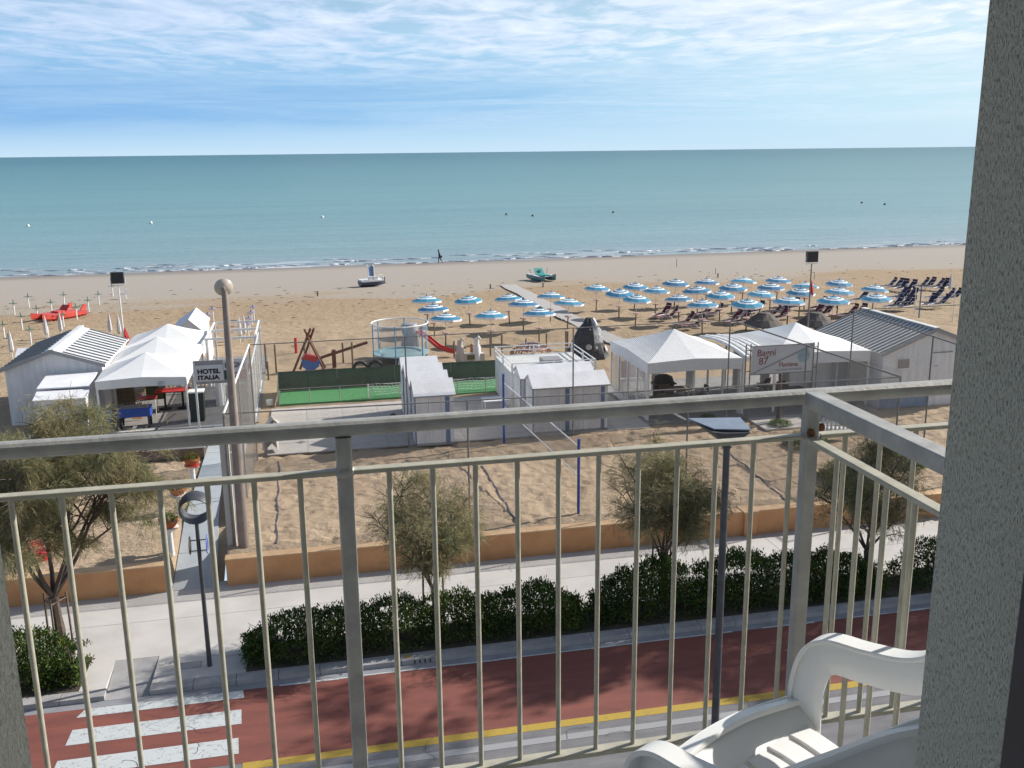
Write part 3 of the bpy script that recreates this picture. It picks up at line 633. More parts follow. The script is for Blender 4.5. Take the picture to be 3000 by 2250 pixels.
# floodlight masts on the beach
def mast(st, htop, label, flag_z, flagside, arm=False):
    t = thing('floodlight_mast', label, 'floodlight mast', st); H = htop - st[2]
    MB().tube([(0, 0, -.1), (0, 0, H * .5), (0, 0, H - .55)], [.06, .05, .035], 10).build('pole', steel if arm else white, t)
    MB().box(-.36, .36, -.12, .14, H - .45, H + .22).build('lamp_housing', dark, t); MB().box(-.31, .31, -.135, -.125, H - .40, H + .17).build('lamp_glass', black, t)
    MB().tube([(-.40, 0, H - .1), (-.40, 0, H - .55), (.40, 0, H - .55), (.40, 0, H - .1)], .022, 6).build('yoke', white, t)
    fl = MB(); fl.add([(.03, 0, flag_z + .8), (.16 * flagside, .03, flag_z + .6), (.30 * flagside, .08, flag_z + .1), (.24 * flagside, .0, flag_z - .25), (.02, 0, flag_z - .1), (.10 * flagside, -.07, flag_z + .3)], [(0, 1, 5), (1, 2, 5), (2, 3, 5), (3, 4, 5), (4, 0, 5)]); fl.build('flag', redp, t)
    if arm: MB().tube([(0, 0, H - 1.1), (.25, 0, H - 1.1), (.25, 0, H - 1.35), (.25, 0, flag_z + .8)], .02, 5).build('flag_arm', steel, t)
b = VT(364, 1000, 60); mast((b.x, 60, gz(60)), VT(342, 803, 60).z - .1, 'white floodlight mast with furled red flag, on the beach behind the left pavilion', b.z - gz(60) + .1, 1)
b = VT(2367, 950, 55); mast((b.x, 55, gz(55)), VT(2375, 742, 55).z - .1, 'thin floodlight mast with a red flag on an arm, behind the right pavilions', VT(2380, 855, 55).z - gz(55), 1, True)

# ------------------------------------------------------------------ chain link cages
def mesh_panel(A, B, zb, zta, ztb, parent, org, pitch=.085, r=.0022, name='wire_mesh'):
    A, B = Vector(A), Vector(B); L = (B - A).length; d = (B - A) / L; V = []; Fc = []
    n = int(L / pitch)
    for sgn in (1, -1):
        for i in range(-int(6 / pitch), n + int(6 / pitch)):
            x0 = i * pitch; H0 = 5.2
            # wire from (x0,zb) rising along sgn at 45 degrees, clipped to the panel
            def pt_(k): return x0 + sgn * k, zb + k
            k0, k1 = 0.0, min(zta, ztb) - zb + abs(zta - ztb) * .5
            if sgn > 0: k0 = max(k0, -x0); k1 = min(k1, L - x0)
            else: k0 = max(k0, x0 - L); k1 = min(k1, x0)
            if k1 - k0 < .05: continue
            p, q = pt_(k0), pt_(k1); a = A + d * p[0]; c = A + d * q[0]
            a = Vector((a.x, a.y, p[1])) - Vector(org); c = Vector((c.x, c.y, q[1])) - Vector(org)
            nn = Vector((-d.y, d.x, 0)); dirv = (c - a).normalized(); u = dirv.cross(nn).normalized(); b0 = len(V)
            for e in (a, c):
                for k in range(3): an = 2.094 * k; V.append(e + (u * math.cos(an) + nn * math.sin(an)) * r)
            for k in range(3): Fc.append((b0 + k, b0 + (k + 1) % 3, b0 + 3 + (k + 1) % 3, b0 + 3 + k))
    o = np_mesh(name, np.array([tuple(v) for v in V]), np.array(Fc), steel, parent); o['kind'] = 'stuff'; return o
nl, nr, fl_, fr_ = (-2.60, 28.75), (19.68, 28.70), (-2.25, 37.5), (17.41, 37.5)
cg = thing('sports_cage', 'tall wire mesh cage on thin poles around the sandy volleyball court', 'fence', (nl[0], nl[1], .9)); org = (nl[0], nl[1], .9)
def post(s_, t_, ztop, par, og, r=.032): MB(og).tube([(s_, t_, .6), (s_, t_, ztop)], r, 8).build('fence_post', steel, par)
def zn(s_): return 5.07 - .009 * (s_ + 2.6)
def rail(A, B, par, og, r=.022): MB(og).tube([A, B], r, 6).build('top_rail', steel, par)
for s_ in (-2.6, 4.68, 11.98, 19.68): post(s_, 28.72, zn(s_), cg, org)
for s_ in (-2.25, 3.69, 10.55, 17.41): post(s_, 37.5, 5.45, cg, org)
for f_ in (.5,): post(nl[0] + (fl_[0] - nl[0]) * f_, 33.1, 5.25, cg, org); post(nr[0] + (fr_[0] - nr[0]) * f_, 33.1, 5.2, cg, org)
rail((*nl, zn(-2.6)), (*nr, zn(19.68)), cg, org); rail((*fl_, 5.45), (*fr_, 5.5), cg, org); MB(org).tube([(*nl, 5.07), (*fl_, 5.45)], .036, 6).build('top_rail', white, cg); rail((*nr, 4.87), (*fr_, 5.5), cg, org, .03)
mesh_panel((*nl, 0), (*nr, 0), .92, 5.0, 4.9, cg, org); mesh_panel((*fl_, 0), (*fr_, 0), .92, 5.4, 5.4, cg, org)
mesh_panel((*nl, 0), (*fl_, 0), .92, 5.0, 5.4, cg, org); mesh_panel((*nr, 0), (*fr_, 0), .92, 4.85, 5.4, cg, org)
c2 = thing('sports_cage', 'second wire mesh cage at the far right, in front of the grey ribbed roof', 'fence', (23.15, 37.5, .9)); og = (23.15, 37.5, .9)
for s_, t_, z_ in ((23.15, 37.5, 5.67), (23.17, 32.0, 5.53), (23.2, 28.8, 5.4), (30, 37.5, 5.67), (36, 37.5, 5.67)): post(s_, t_, z_, c2, og)
rail((23.15, 37.5, 5.67), (23.2, 28.8, 5.4), c2, og, .028); rail((23.15, 37.5, 5.67), (40, 37.5, 5.67), c2, og)
mesh_panel((23.15, 37.5, 0), (23.2, 28.8, 0), .92, 5.6, 5.4, c2, og)
# volleyball net
vb = thing('volleyball_net', 'volleyball net between two blue posts in the sandy court', 'net', (8.33, 28.9, .9)); og = (8.33, 28.9, .9)
for a, b_, c in ((8.33, 28.9, 3.45), (7.55, 37.2, 3.80)): MB(og).tube([(a, b_, .6), (a, b_, c)], .05, 10).build('post', blue_s, vb)
na, nb_ = Vector((8.31, 29.05, 3.2)), Vector((7.56, 37.05, 3.45)); nm = MB(og)
for k in range(11): nm.tube([na - Vector((0, 0, k * .1)), nb_ - Vector((0, 0, k * .1))], .004, 3)
for k in range(81):
    p = na.lerp(nb_, k / 80); nm.tube([p, p - Vector((0, 0, 1.0))], .004, 3)
o = nm.build('net_mesh', steel, vb); o['kind'] = 'stuff'
for dz in (0, 1.0): MB(og).tube([na - Vector((0, 0, dz)), nb_ - Vector((0, 0, dz))], .02, 6).build('net_tape', white, vb)
for nm_, A, B, lb in (('court_tape', (-1.36, 28.6), (-1.42, 37), 'dark tape line half buried in the sand, nearest the path'), ('court_tape', (6.19, 28.25), (6.15, 34.5), 'dark twisted tape line in the middle of the sandy court'), ('court_tape', (15.5, 28.4), (15.95, 34.6), 'dark tape line on the right side of the sandy court')):
    mb = MB(); n = 26; L = Vector((B[0] - A[0], B[1] - A[1], 0)); pts = [L * (i / n) + Vector((.03 * math.sin(i * .9), 0, 0)) for i in range(n + 1)]; pts = [Vector((q.x, q.y, float(court_z(np.array([A[0] + q.x]), np.array([A[1] + q.y]))[0]) - .9 + .012)) for q in pts]
    ribbon(mb, pts, [random.uniform(.04, .07) for _ in pts], .012, (1, 0, 0)); single(nm_, mb, M('dark_tape', (.045, .045, .07), (.08, .08, .11), 5, .7), lb, 'tape', (A[0], A[1], .9))

# ------------------------------------------------------------------ bathing station: terrace, cabins, tents
def slabs(name, s0, s1, t0_, t1_, ds, dt, z, mat, th=.05):
    p = bpy.data.objects.new(name, None); scene.collection.objects.link(p); place(p, (s0, t0_, z)); p['kind'] = 'structure'; me = None
    ns, nt = int(round((s1 - s0) / ds)), int(round((t1_ - t0_) / dt))
    for i in range(ns):
        for j_ in range(nt):
            if me is None: o = MB().box(.008, ds - .008, .008, dt - .008, -th, 0).build('paving_slab', mat, p); me = o.data
            else: o = bpy.data.objects.new('paving_slab', me); scene.collection.objects.link(o); o.parent = p
            o.location = (i * ds, j_ * dt, random.uniform(-.004, .004))
    return p
slabs('terrace', -1.9, 14.1, 37.75, 45.0, 1.6, .725, .955, pav)
struct('station_floor', MB().box(-12, -2.4, 42.9, 58, .5, .945), decking)
struct('station_floor_edge', MB().box(-12, -2.6, 42.65, 42.9, .3, .95), concrete)
struct('bar_floor', MB().box(14.0, 25.1, 38.2, 46, .5, .95), decking)
struct('front_paving', MB().box(18.7, 24, 36.3, 38.2, .5, .93), pav)

def cabin(st, w, d, eave, ridge, label, group, doors, side=-1):
    t = thing('beach_cabin', label, 'beach cabin', st, 0, group)
    MB().prism([(0, 0), (d, 0), (d, eave), (d / 2, ridge - .04), (0, eave)], 'x', 0, w).build('walls', cabin_w, t)
    ov = .09; k = (ridge - eave) / (d / 2)
    MB().slab([(-ov, -ov, eave - ov * k + .02), (w + ov, -ov, eave - ov * k + .02), (w + ov, d / 2, ridge), (-ov, d / 2, ridge)], .035).build('roof_panel', cabin_roof, t)
    MB().slab([(-ov, d / 2 + .001, ridge), (w + ov, d / 2 + .001, ridge), (w + ov, d + ov * .4, eave - ov * .4 * k + .02), (-ov, d + ov * .4, eave - ov * .4 * k + .02)], .035).build('roof_panel', cabin_roof, t)
    tr = MB().box(-ov - .012, w + ov + .012, -ov - .012, -ov, eave - ov * k - .03, eave - ov * k + .03); tr.build('eave_trim', M('grey_trim', (.35, .35, .37), None, 4, .5), t)
    for x0, x1 in doors: MB().box(x0, x1, -.02, -.003, .02, eave - .12).build('blue_panel', blue_d, t)
    for x_ in [w * k / 3 for k in (1, 2)]: MB().box(x_ - .006, x_ + .006, -.006, 0, .02, eave - .1).build('panel_joint', MATS['grey_trim'], t)
    MB().box(-.015, w + .015, -.02, 0, 0, .10).build('plinth', M('grey_plinth', (.32, .31, .30), None, 3, .8), t)
    fd = MB().box(-.03, -.004, .25, d - .25, .03, eave - .15); dd = fd.build('door', cabin_w, t); MB().box(-.045, -.03, .3, .34, .9, 1.05).build('handle', steel, dd)
    MB().box(-.036, -.003, .12, .2, .03, eave - .1).build('blue_jamb', blue_d, t)
    return t
for i in range(4): cabin((4.02, 37.45 + i * 1.52, .955), 1.52, 1.50, 2.12, 2.60, ['white gabled cabin with a faded blue panel, nearest of the left row of four', 'second white gabled cabin in the left row of four', 'third white gabled cabin in the left row of four', 'rearmost white gabled cabin in the left row, beside the green pitch'][i], 'row of small white cabins left', [(1.18, 1.36)] if i == 0 else [])
cabin((9.0, 37.9, .955), 3.18, 1.60, 2.02, 2.44, 'wide white cabin with two faded blue panels, in front of its twin', 'wide white cabins right', [(1.33, 1.50), (2.88, 3.04)])
cabin((8.86, 39.6, .955), 3.2, 1.60, 2.06, 2.46, 'wide white cabin mostly hidden behind its twin', 'wide white cabins right', [])
# white box room with railed roof
bx = thing('changing_block', 'white box-shaped block with an open white railing round its flat roof', 'building', (8.9, 41.8, .955))
MB().box(0, 3.9, 0, 4.0, 0, 1.72).build('walls', cabin_w, bx); MB().box(-.02, 3.92, -.02, 4.02, 1.72, 1.78).build('roof_deck', grey_roof, bx)
for (a, b_, c, d_) in ((0, 0, 3.9, 0), (3.9, 0, 3.9, 4), (3.9, 4, 0, 4), (0, 4, 0, 0)):
    for zz in (2.02, 2.22): MB().tube([(a, b_, zz), (c, d_, zz)], .03, 4, sq=True).build('roof_rail', white, bx)
for a, b_ in ((0, 0), (3.9, 0), (3.9, 4), (0, 4), (1.95, 0), (1.95, 4), (0, 2), (3.9, 2)): MB().box(a - .04, a + .04, b_ - .04, b_ + .04, 1.78, 2.24).build('rail_post', white, bx)
MB().box(1.7, 2.6, .9, 1.8, 1.78, 2.1).build('roof_box', greyp, bx)
# small white table by the blue post, flower box
def small_table(st, w, d, hgt, mt, label, legm=white, name='table'):
    t = thing(name, label, 'table', st); MB().box(0, w, 0, d, hgt - .04, hgt).build('tabletop', mt, t)
    for a in (.04, w - .04):
        for b_ in (.04, d - .04): MB().tube([(a, b_, 0), (a, b_, hgt - .04)], .02, 6).build('leg', legm, t)
    return t
small_table((7.45, 41.0, .955), 1.2, .8, .75, cabin_roof, 'small white table standing left of the white cabins')

def tent(st, w, d, ez, az, label, group, val=.38, posts=True, crease=.10, sides=()):
    t = thing('pavilion_tent', label, 'tent', st, 0, group)
    A = (w / 2, d / 2, az); c = [(0, 0, ez), (w, 0, ez), (w, d, ez), (0, d, ez)]; mb = MB(); n = 6
    for i in range(4):
        p, q = Vector(c[i]), Vector(c[(i + 1) % 4]); mid = (p + q) / 2 + Vector((0, 0, crease)); ap = Vector(A)
        for a, b_ in ((p, mid), (mid, q)):
            for k in range(n):
                f0, f1 = k / n, (k + 1) / n; sag = lambda x: Vector((0, 0, -.28 * (az - ez) * x * (1 - x)))
                P0, P1, Q0, Q1 = a.lerp(ap, f0) + sag(f0), a.lerp(ap, f1) + sag(f1), b_.lerp(ap, f0) + sag(f0), b_.lerp(ap, f1) + sag(f1)
                mb.add([P0, Q0, Q1, P1], [(0, 1, 2, 3)] if k < n - 1 else [(0, 1, 2)])
    mb.build('canopy', canvas, t)
    for i in range(4):
        p, q = Vector(c[i]), Vector(c[(i + 1) % 4]); nrm = (q - p).cross(Vector((0, 0, 1))).normalized(); m = MB(); k_ = 8; vs = []
        for k in range(k_ + 1):
            pp_ = p.lerp(q, k / k_); z0 = crease * (1 - abs(2 * k / k_ - 1)); o_ = nrm * (.015 + .012 * math.sin(k * 2.1))
            vs += [pp_ + Vector((0, 0, z0)) + nrm * .006, pp_ + Vector((0, 0, z0 * .5 - val)) + o_]
        m.add(vs, [(2 * k, 2 * k + 1, 2 * k + 3, 2 * k + 2) for k in range(k_)]); m.build('valance', canvas, t)
    for x_, y_ in ((.05, .05), (w - .05, .05), (w - .05, d - .05), (.05, d - .05)): MB().box(x_ - .04, x_ + .04, y_ - .04, y_ + .04, 0, ez - .02).build('leg', white, t)
    return t
Z0 = .955
tl = [tent((-9.02, 42.95 + i * 3.83, Z0), 3.72, 3.75, 2.20, 3.02, ['white peaked pavilion tent nearest the street, left of the hotel sign', 'middle white peaked tent of the left row of three', 'rearmost white peaked tent of the left row of three'][i], 'white peaked tents left', .36) for i in range(3)]
em = thing('tent_emblem', 'small grey square emblem printed on the front valance of the left tent', 'emblem', (-6.35, 42.90, Z0 + 1.96)); e = MB()
for a in ((-.13, .13, .10, .115), (-.13, .13, -.10, -.085), (-.13, -.115, -.10, .115), (.115, .13, -.10, .115), (-.07, -.05, -.05, .07), (-.05, .05, .05, .07), (.0, .02, -.05, .07), (-.1, .1, -.16, -.145)): e.box(a[0], a[1], -.008, 0, a[2], a[3])
e.build('emblem_mark', letter_g, em)
tr1 = tent((14.28, 38.82, Z0), 4.42, 5.3, 2.56, 3.52, 'large white peaked tent with clear side windows, left of the Bagni sign', 'large white bar tents right', .48)
tr2 = tent((20.25, 38.82, Z0), 4.72, 5.3, 2.56, 3.54, 'large white peaked tent behind the Bagni sign', 'large white bar tents right', .48)
for k in range(4):      # clear side windows with white mullions on the left flank
    y0 = .12 + k * 1.28; MB().box(.02, .035, y0 + .07, y0 + 1.2, .35, 2.12).build('clear_window', pvc, tr1)
    MB().box(-.01, .06, y0 - .03, y0 + .06, 0, 2.15).build('mullion', white, tr1)
MB().box(.0, .05, .1, 5.2, .02, .36).build('side_skirt', cabin_w, tr1)
for k in range(3): MB().box(4.4 - .05, 4.4 + .02, .2 + k * 1.7, .3 + k * 1.7, 0, 2.1).build('mullion', white, tr1)
for k, (a, b_) in enumerate(((2.1, 2.55), (3.9, 4.3))): MB().box(a, b_, 5.15, 5.2, 0, 2.1).build('rear_panel', cabin_w, tr1)
for a, b_ in ((.4, 1.1), (1.9, 2.4), (3.1, 3.7)): MB().box(a, b_, 5.1, 5.15, .0, 2.1).build('rear_panel', cabin_w, tr2)
# folded awning between the two big tents
aw = thing('folding_awning', 'bunched white sliding awning between the two large tents', 'awning', (18.75, 38.8, Z0))
for k in range(5):
    x0 = .0 + k * .30; m = MB(); vs = []; n = 8
    for i in range(n + 1):
        y_ = i * 5.2 / n
        for a in range(5):
            an = math.pi * a / 4; vs.append((x0 + .15 - .15 * math.cos(an), y_, 2.55 + (.09 + .03 * (k % 2)) * math.sin(an) + .22 * math.sin(math.pi * y_ / 5.2)))
    m.add(vs, [(i * 5 + a, i * 5 + a + 1, (i + 1) * 5 + a + 1, (i + 1) * 5 + a) for i in range(n) for a in range(4)]); m.build('awning_fold', canvas, aw, True)
for x_ in (0, 1.5): MB().box(x_ - .04, x_ + .04, -.02, .05, 0, 2.55).build('leg', white, aw)
MB().box(0, 1.5, -.03, .03, 2.42, 2.56).build('gutter_beam', white, aw)

def folding_chair(st, rot, mt, label, group=None):
    t = thing('folding_chair', label, 'chair', st, rot, group)
    for sx in (-.24, .24): MB().tube([(sx, -.22, 0), (sx, .2, .6)], .018, 5).build('leg', mt, t); MB().tube([(sx, .22, 0), (sx, -.2, .62), (sx, -.24, .88)], .018, 5).build('leg', mt, t); MB().tube([(sx, -.2, .62), (sx, .22, .62)], .02, 5).build('armrest', mt, t)
    MB().box(-.24, .24, -.2, .2, .42, .45).build('seat', mt, t); MB().box(-.24, .24, -.25, -.235, .66, .88).build('backrest', mt, t); return t
for i, (s_, t_, rz, lb) in enumerate([(15.3, 40.2, 20, 'dark folding chair at the front left table inside the large tent'), (16.1, 41.4, 170, 'dark folding chair behind the long table in the large tent'), (16.7, 40.6, 200, 'dark folding chair with its back to the street in the large tent'), (17.75, 41.0, 90, 'dark folding chair standing alone near the right side of the large tent'),
                                      (20.9, 40.3, 10, 'dark chair under the left end of the Bagni sign'), (21.7, 40.6, 190, 'dark chair below the middle of the Bagni sign'), (22.6, 40.2, 60, 'dark chair below the right end of the Bagni sign'), (21.2, 41.7, 30, 'dark chair in the back of the tent behind the sign')]):
    folding_chair((s_, t_, Z0), rz, wood, lb, 'dark chairs under the tents')
for s_, t_, lb in ((15.0, 39.4, 'dark long table at the front of the large tent'), (15.9, 40.9, 'dark table in the middle of the large tent'), (21.0, 39.9, 'dark table under the Bagni sign'), (22.9, 41.0, 'dark table near the right leg of the second tent')): small_table((s_, t_, Z0), 1.35, .8, .74, wood, lb, wood)
cv = thing('covered_grill', 'dark covered barbecue standing in the large tent', 'barbecue', (16.4, 42.4, Z0)); MB().lathe([(.5, 0), (.5, .8), (.42, 1.05), (.2, 1.15), (.02, 1.16)], n=12).build('cover', black, cv, True); MB().box(-.55, .55, -.3, .3, .7, .76).build('shelf', wood, cv)
small_table((14.6, 43.2, Z0), 1.2, .7, .74, cabin_roof, 'white table at the back left of the large tent')
rp = thing('windbreak', 'red framed windbreak panel at the back of the large tent', 'panel', (14.9, 44.2, Z0)); MB().box(0, 1.2, 0, .04, .5, 1.5).build('cloth', M('pale_red_cloth', (.6, .16, .18), None, 4, .7), rp); MB().box(-.04, 0, 0, .04, 0, 1.55).build('pole', white, rp); MB().box(1.2, 1.24, 0, .04, 0, 1.55).build('pole', white, rp)

# Bagni sign
sg = thing('bathing_sign', 'wide white sign reading Bagni 87 Flaviana between pairs of dark poles', 'sign', (18.72, 38.0, .93))
SB, STP = 2.02, 3.24
MB().box(0, 2.88, -.02, .02, SB, STP).build('board', signw, sg)
for a, b_, c, d_ in ((-.02, 2.9, STP, STP + .03), (-.02, 2.9, SB - .03, SB)): MB().box(a, b_, -.035, .03, c, d_).build('frame_bar', steel, sg)
for a in (-.28, -.06, 2.92, 3.12): MB().tube([(a, 0, 0), (a, 0, STP + (.12 if a < 0 else .05))], .03, 8).build('pole', steel, sg)
for a, b_ in ((-.28, 0), (2.88, 3.12)):
    for zz in (SB + .15, STP - .15): MB().tube([(a, 0, zz), (b_, 0, zz)], .02, 6).build('clamp', steel, sg)
MB().tube([(.05, -.045, SB + .04), (2.84, -.045, STP - .05)], .022, 6).build('brace', galv, sg)
text('Bagni', .42, letter_r, sg, (.22, -.026, STP - .42), bold=.002); text('87', .44, letter_r, sg, (.32, -.026, STP - .80), bold=.002)
text('Flaviana', .29, letter_r, sg, (1.28, -.026, SB + .27), bold=.001); text('345 67800 449 8497294', .13, letter_g, sg, (1.14, -.026, SB + .09))
lg_ = MB().lathe([(.001, -.004), (.30, -.004), (.30, .004), (.001, .004)], (2.45, -.026, STP - .50), 28, (0, -1, 0)); lg_.build('logo', logo_c, sg)
m = MB(); ribbon(m, catmull([(2.22, -.036, STP - .55), (2.38, -.036, STP - .44), (2.5, -.036, STP - .52), (2.70, -.036, STP - .40)], 5), .045, .004, (0, 0, 1)); m.build('logo_wave', letter_g, sg)

# Hotel sign gate
hs = thing('hotel_sign', 'grey sign board reading HOTEL ITALIA and BAGNI over the path gate', 'sign', (-4.66, 40.6, .955))
zs = 2.48
MB().box(0, 1.13, -.02, .02, zs, zs + .68).build('board', signw, hs); MB().box(1.14, 2.06, .0, .03, zs + .02, zs + .83).build('board', signw, hs)
MB().box(-.05, 2.1, .035, .09, zs - .12, zs + .86).build('frame', greyp, hs)
for a in (-.02, 2.06): MB().box(a - .04, a + .04, .03, .11, 0, zs + .8).build('pole', white, hs)
text('HOTEL', .255, letter_k, hs, (.10, -.028, zs + .33), bold=.012, sx=1.12); text('ITALIA', .245, letter_k, hs, (.10, -.028, zs + .075), bold=.012, sx=1.18)
text('BAGNI', .30, letter_k, hs, (1.20, -.012, zs + .53), bold=.002, sx=.84)
MB().box(1.15, 1.42, -.012, -.002, zs + .03, zs + .42).build('green_panel', sign_g, hs); MB().box(1.76, 2.05, -.012, -.002, zs + .03, zs + .42).build('red_panel', sign_r, hs)
text('G', .28, letter_k, hs, (1.52, -.012, zs + .12), bold=.004)

# left pavilion contents
fb = thing('foosball_table', 'blue table football game under the front of the left tent', 'game table', (-8.30, 43.1, Z0))
MB().box(0, 1.35, 0, .75, .50, .88).build('box', blue_s, fb); MB().box(.05, 1.30, .05, .70, .885, .90).build('playfield', greyp, fb)
for a in (.06, 1.22):
    for b_ in (.05, .62): MB().box(a, a + .08, b_, b_ + .08, 0, .5).build('leg', black, fb)
for k in range(8): MB().tube([(.16 + k * .15, -.14, .96), (.16 + k * .15, .88, .96)], .012, 5).build('rod', galv, fb)
bc = thing('plastic_chair', 'blue chair standing left of the table football', 'chair', (-8.85, 43.1, Z0), 30)
MB().box(-.25, .25, -.22, .22, .42, .46).build('seat', blue_d, bc); MB().slab([(-.25, -.22, .46), (.25, -.22, .46), (.25, -.32, .95), (-.25, -.32, .95)], .03, (0, 1, .2)).build('backrest', blue_d, bc)
for a in (-.22, .22):
    for b_ in (-.2, .2): MB().tube([(a, b_, 0), (a, b_, .43)], .02, 5).build('leg', blue_d, bc)
small_table((-7.85, 45.3, Z0), .85, .7, .78, redp, 'square red table on white legs behind the table football')
for s_, lb in ((-6.75, 'red pedestal table on the left of the pair under the tent'), (-5.95, 'red pedestal table on the right of the pair, by the tent leg')):
    t = thing('pedestal_table', lb, 'table', (s_, 46.3, Z0), 0, 'pair of red pedestal tables'); MB().box(-.39, .39, -.4, .4, .86, .90).build('tabletop', redp, t); MB().tube([(0, 0, .03), (0, 0, .86)], .05, 8).build('leg', black, t); MB().lathe([(.3, 0), (.28, .03), (.06, .05)], n=14).build('foot', black, t)
rk = thing('slat_screen', 'leaning row of white slats at the back of the left tent', 'screen', (-7.7, 49.2, Z0))
for k in range(17): MB().slab([(k * .19, 0, .05), (k * .19 + .07, 0, .05), (k * .19 + .07 - .12, .4, 1.5), (k * .19 - .12, .4, 1.5)], .03, (0, -.9, .2)).build('slat', cabin_w, rk)
for a in (0, 3.05): MB().tube([(a, .1, 0), (a - .1, .45, 1.5)], .03, 6).build('upright', white, rk)
gb = thing('rubbish_bin', 'tall dark green bin standing behind the tent leg by the path', 'bin', (-5.05, 43.9, Z0)); MB().prism([(-.28, 0), (.28, 0), (.32, 1.3), (-.32, 1.3)], 'y', -.3, .3).build('body', M('dark_green_bin', (.035, .05, .04), None, 4, .5), gb); MB().box(-.34, .34, -.32, .32, 1.30, 1.36).build('lid', white, gb)
of = thing('sandwich_board', 'small orange folding board left of the red table', 'board', (-7.95, 44.4, Z0)); MB().slab([(0, 0, .1), (.4, .1, .05), (.45, .3, .8), (.15, .2, .7)], .02, (0, -1, .3)).build('panel', M('orange_card', (.6, .27, .1), None, 4, .6), of); MB().tube([(.1, .3, 0), (.2, .2, .6)], .012, 5).build('leg', wood, of)
for s_, lb in ((-9.3, 'dark doorway panel at the left side of the left tent'),): single('door_panel', MB().box(0, .9, 0, .05, 0, 2.0), wood, lb, 'door', (s_ + .25, 46.8, Z0))
single('green_screen', MB().box(0, .9, 0, .06, 0, 1.5), M('olive_panel', (.06, .08, .03), None, 3, .7), 'olive green panel behind the small red table', 'panel', (-7.9, 48.4, Z0))
# side wind screen along the path (white posts, clear sheets)
ws = thing('wind_screen', 'white framed clear wind screen running seawards right of the path gate', 'screen', (-2.55, 41.0, .95))
for k in range(6): MB().box(-.03, .03, k * 2.0 - .03, k * 2.0 + .03, 0, 2.6).build('post', white, ws)
for k in range(5): MB().box(-.008, .008, k * 2.0 + .05, k * 2.0 + 1.95, .1, 2.5).build('clear_sheet', pvc, ws)
for zz in (.05, 2.58): MB().box(-.025, .025, 0, 10, zz - .02, zz + .02).build('bar', white, ws)
pg = thing('pergola', 'white open pergola with curtains at the seaward side of the left tents', 'pergola', (-5.1, 50.5, .95))
for a, b_ in ((0, 0), (2.4, 0), (0, 5), (2.4, 5), (0, 2.5), (2.4, 2.5)): MB().box(a - .05, a + .05, b_ - .05, b_ + .05, 0, 2.4).build('post', white, pg)
for b_ in (0, 2.5, 5): MB().box(-.1, 2.6, b_ - .03, b_ + .03, 2.4, 2.5).build('beam', white, pg)
for a in (0, 2.4): MB().box(a - .04, a + .04, 0, 5, 2.42, 2.51).build('beam', white, pg)
for k in range(7): MB().tube([(.02, .3 + k * .35, 0), (.02, .3 + k * .35, 2.35)], .07, 6).build('curtain_fold', canvas, pg)
fd = thing('hanging_canopy_cloth', 'gathered white cloth hanging by the path beside the hotel sign', 'cloth', (-4.3, 46.4, .95))
for k in range(5): MB().tube([(0, k * .28, 0), (.1 * math.sin(k), k * .28, .9), (0, k * .28, 1.75)], [.2, .16, .12], 8).build('cloth_fold', canvas, fd, True)
rb = thing('deck_chair_pile', 'folded red deck chairs leaning beside the path behind the hotel sign', 'deck chairs', (-4.3, 52.3, .9))
for k in range(4): MB().slab([(k * .18, 0, 0), (k * .18 + .5, .1, 0), (k * .18 + .9, .3, .7), (k * .18 + .35, .2, .7)], .03, (0, -1, .2)).build('folded_chair', redp if k % 2 else maroon, rb)

# buildings with ribbed sheet roofs
def ribbed_building(st, w, d, eave, ridge, sheet, ribm, wallm, label, n, cap=.0, name='beach_bar', ribside=(0, 1)):
    t = thing(name, label, 'building', st)
    MB().prism([(0, 0), (w, 0), (w, eave), (w / 2, ridge - .06), (0, eave)], 'y', 0, d).build('walls', wallm, t)
    ov = .18; k = (ridge - eave) / (w / 2)
    for side in (0, 1):
        x0, x1 = (-ov, w / 2) if side == 0 else (w + ov, w / 2); ze = eave - ov * k + .04
        q = [(x0, -ov, ze), (x1, -ov, ridge), (x1, d + ov, ridge), (x0, d + ov, ze)]; q = q if side == 1 else q[::-1]
        MB().slab(q, .05).build('roof_sheet', sheet, t)
        if side in ribside:
            rm = None
            for i in range(n):
                y_ = -ov + (i + .6) * (d + 2 * ov) / n; a = Vector((x0, y_, ze + .022)); c = Vector((x1, y_, ridge + .022)); c = a.lerp(c, 1 - cap)
                m = MB(); m.slab([(a.x, a.y - .032, a.z + .03), (c.x, c.y - .032, c.z + .03), (c.x, c.y + .032, c.z + .03), (a.x, a.y + .032, a.z + .03)], .05); m.build('rib', ribm, t)
    MB().box(w / 2 - .12, w / 2 + .12, -ov - .01, d + ov + .01, ridge + .01, ridge + .06).build('ridge_cap', sheet, t)
    for x0, x1, z0_, z1_ in ((-ov, w / 2, eave - ov * k + .02, ridge - .02), (w / 2, w + ov, ridge - .02, eave - ov * k + .02)):
        MB().add([(x0, -ov - .02, z0_ + .07), (x1, -ov - .02, z1_ + .07), (x1, -ov - .02, z1_ - .10), (x0, -ov - .02, z0_ - .10), (x0, -ov + .02, z0_ + .07), (x1, -ov + .02, z1_ + .07), (x1, -ov + .02, z1_ - .10), (x0, -ov + .02, z0_ - .10)], [(0, 1, 2, 3), (7, 6, 5, 4), (0, 4, 5, 1), (3, 2, 6, 7), (0, 3, 7, 4), (1, 5, 6, 2)]).build('barge_board', M('grey_barge', (.30, .30, .31), None, 3, .5), t)
    return t
lb_ = ribbed_building((-13.1, 45.1, .9), 4.0, 6.0, 2.60, 3.32, metal_roof, rib_dark, cabin_w, 'white building with a bright ribbed sheet roof, left of the three tents', 12, .20)
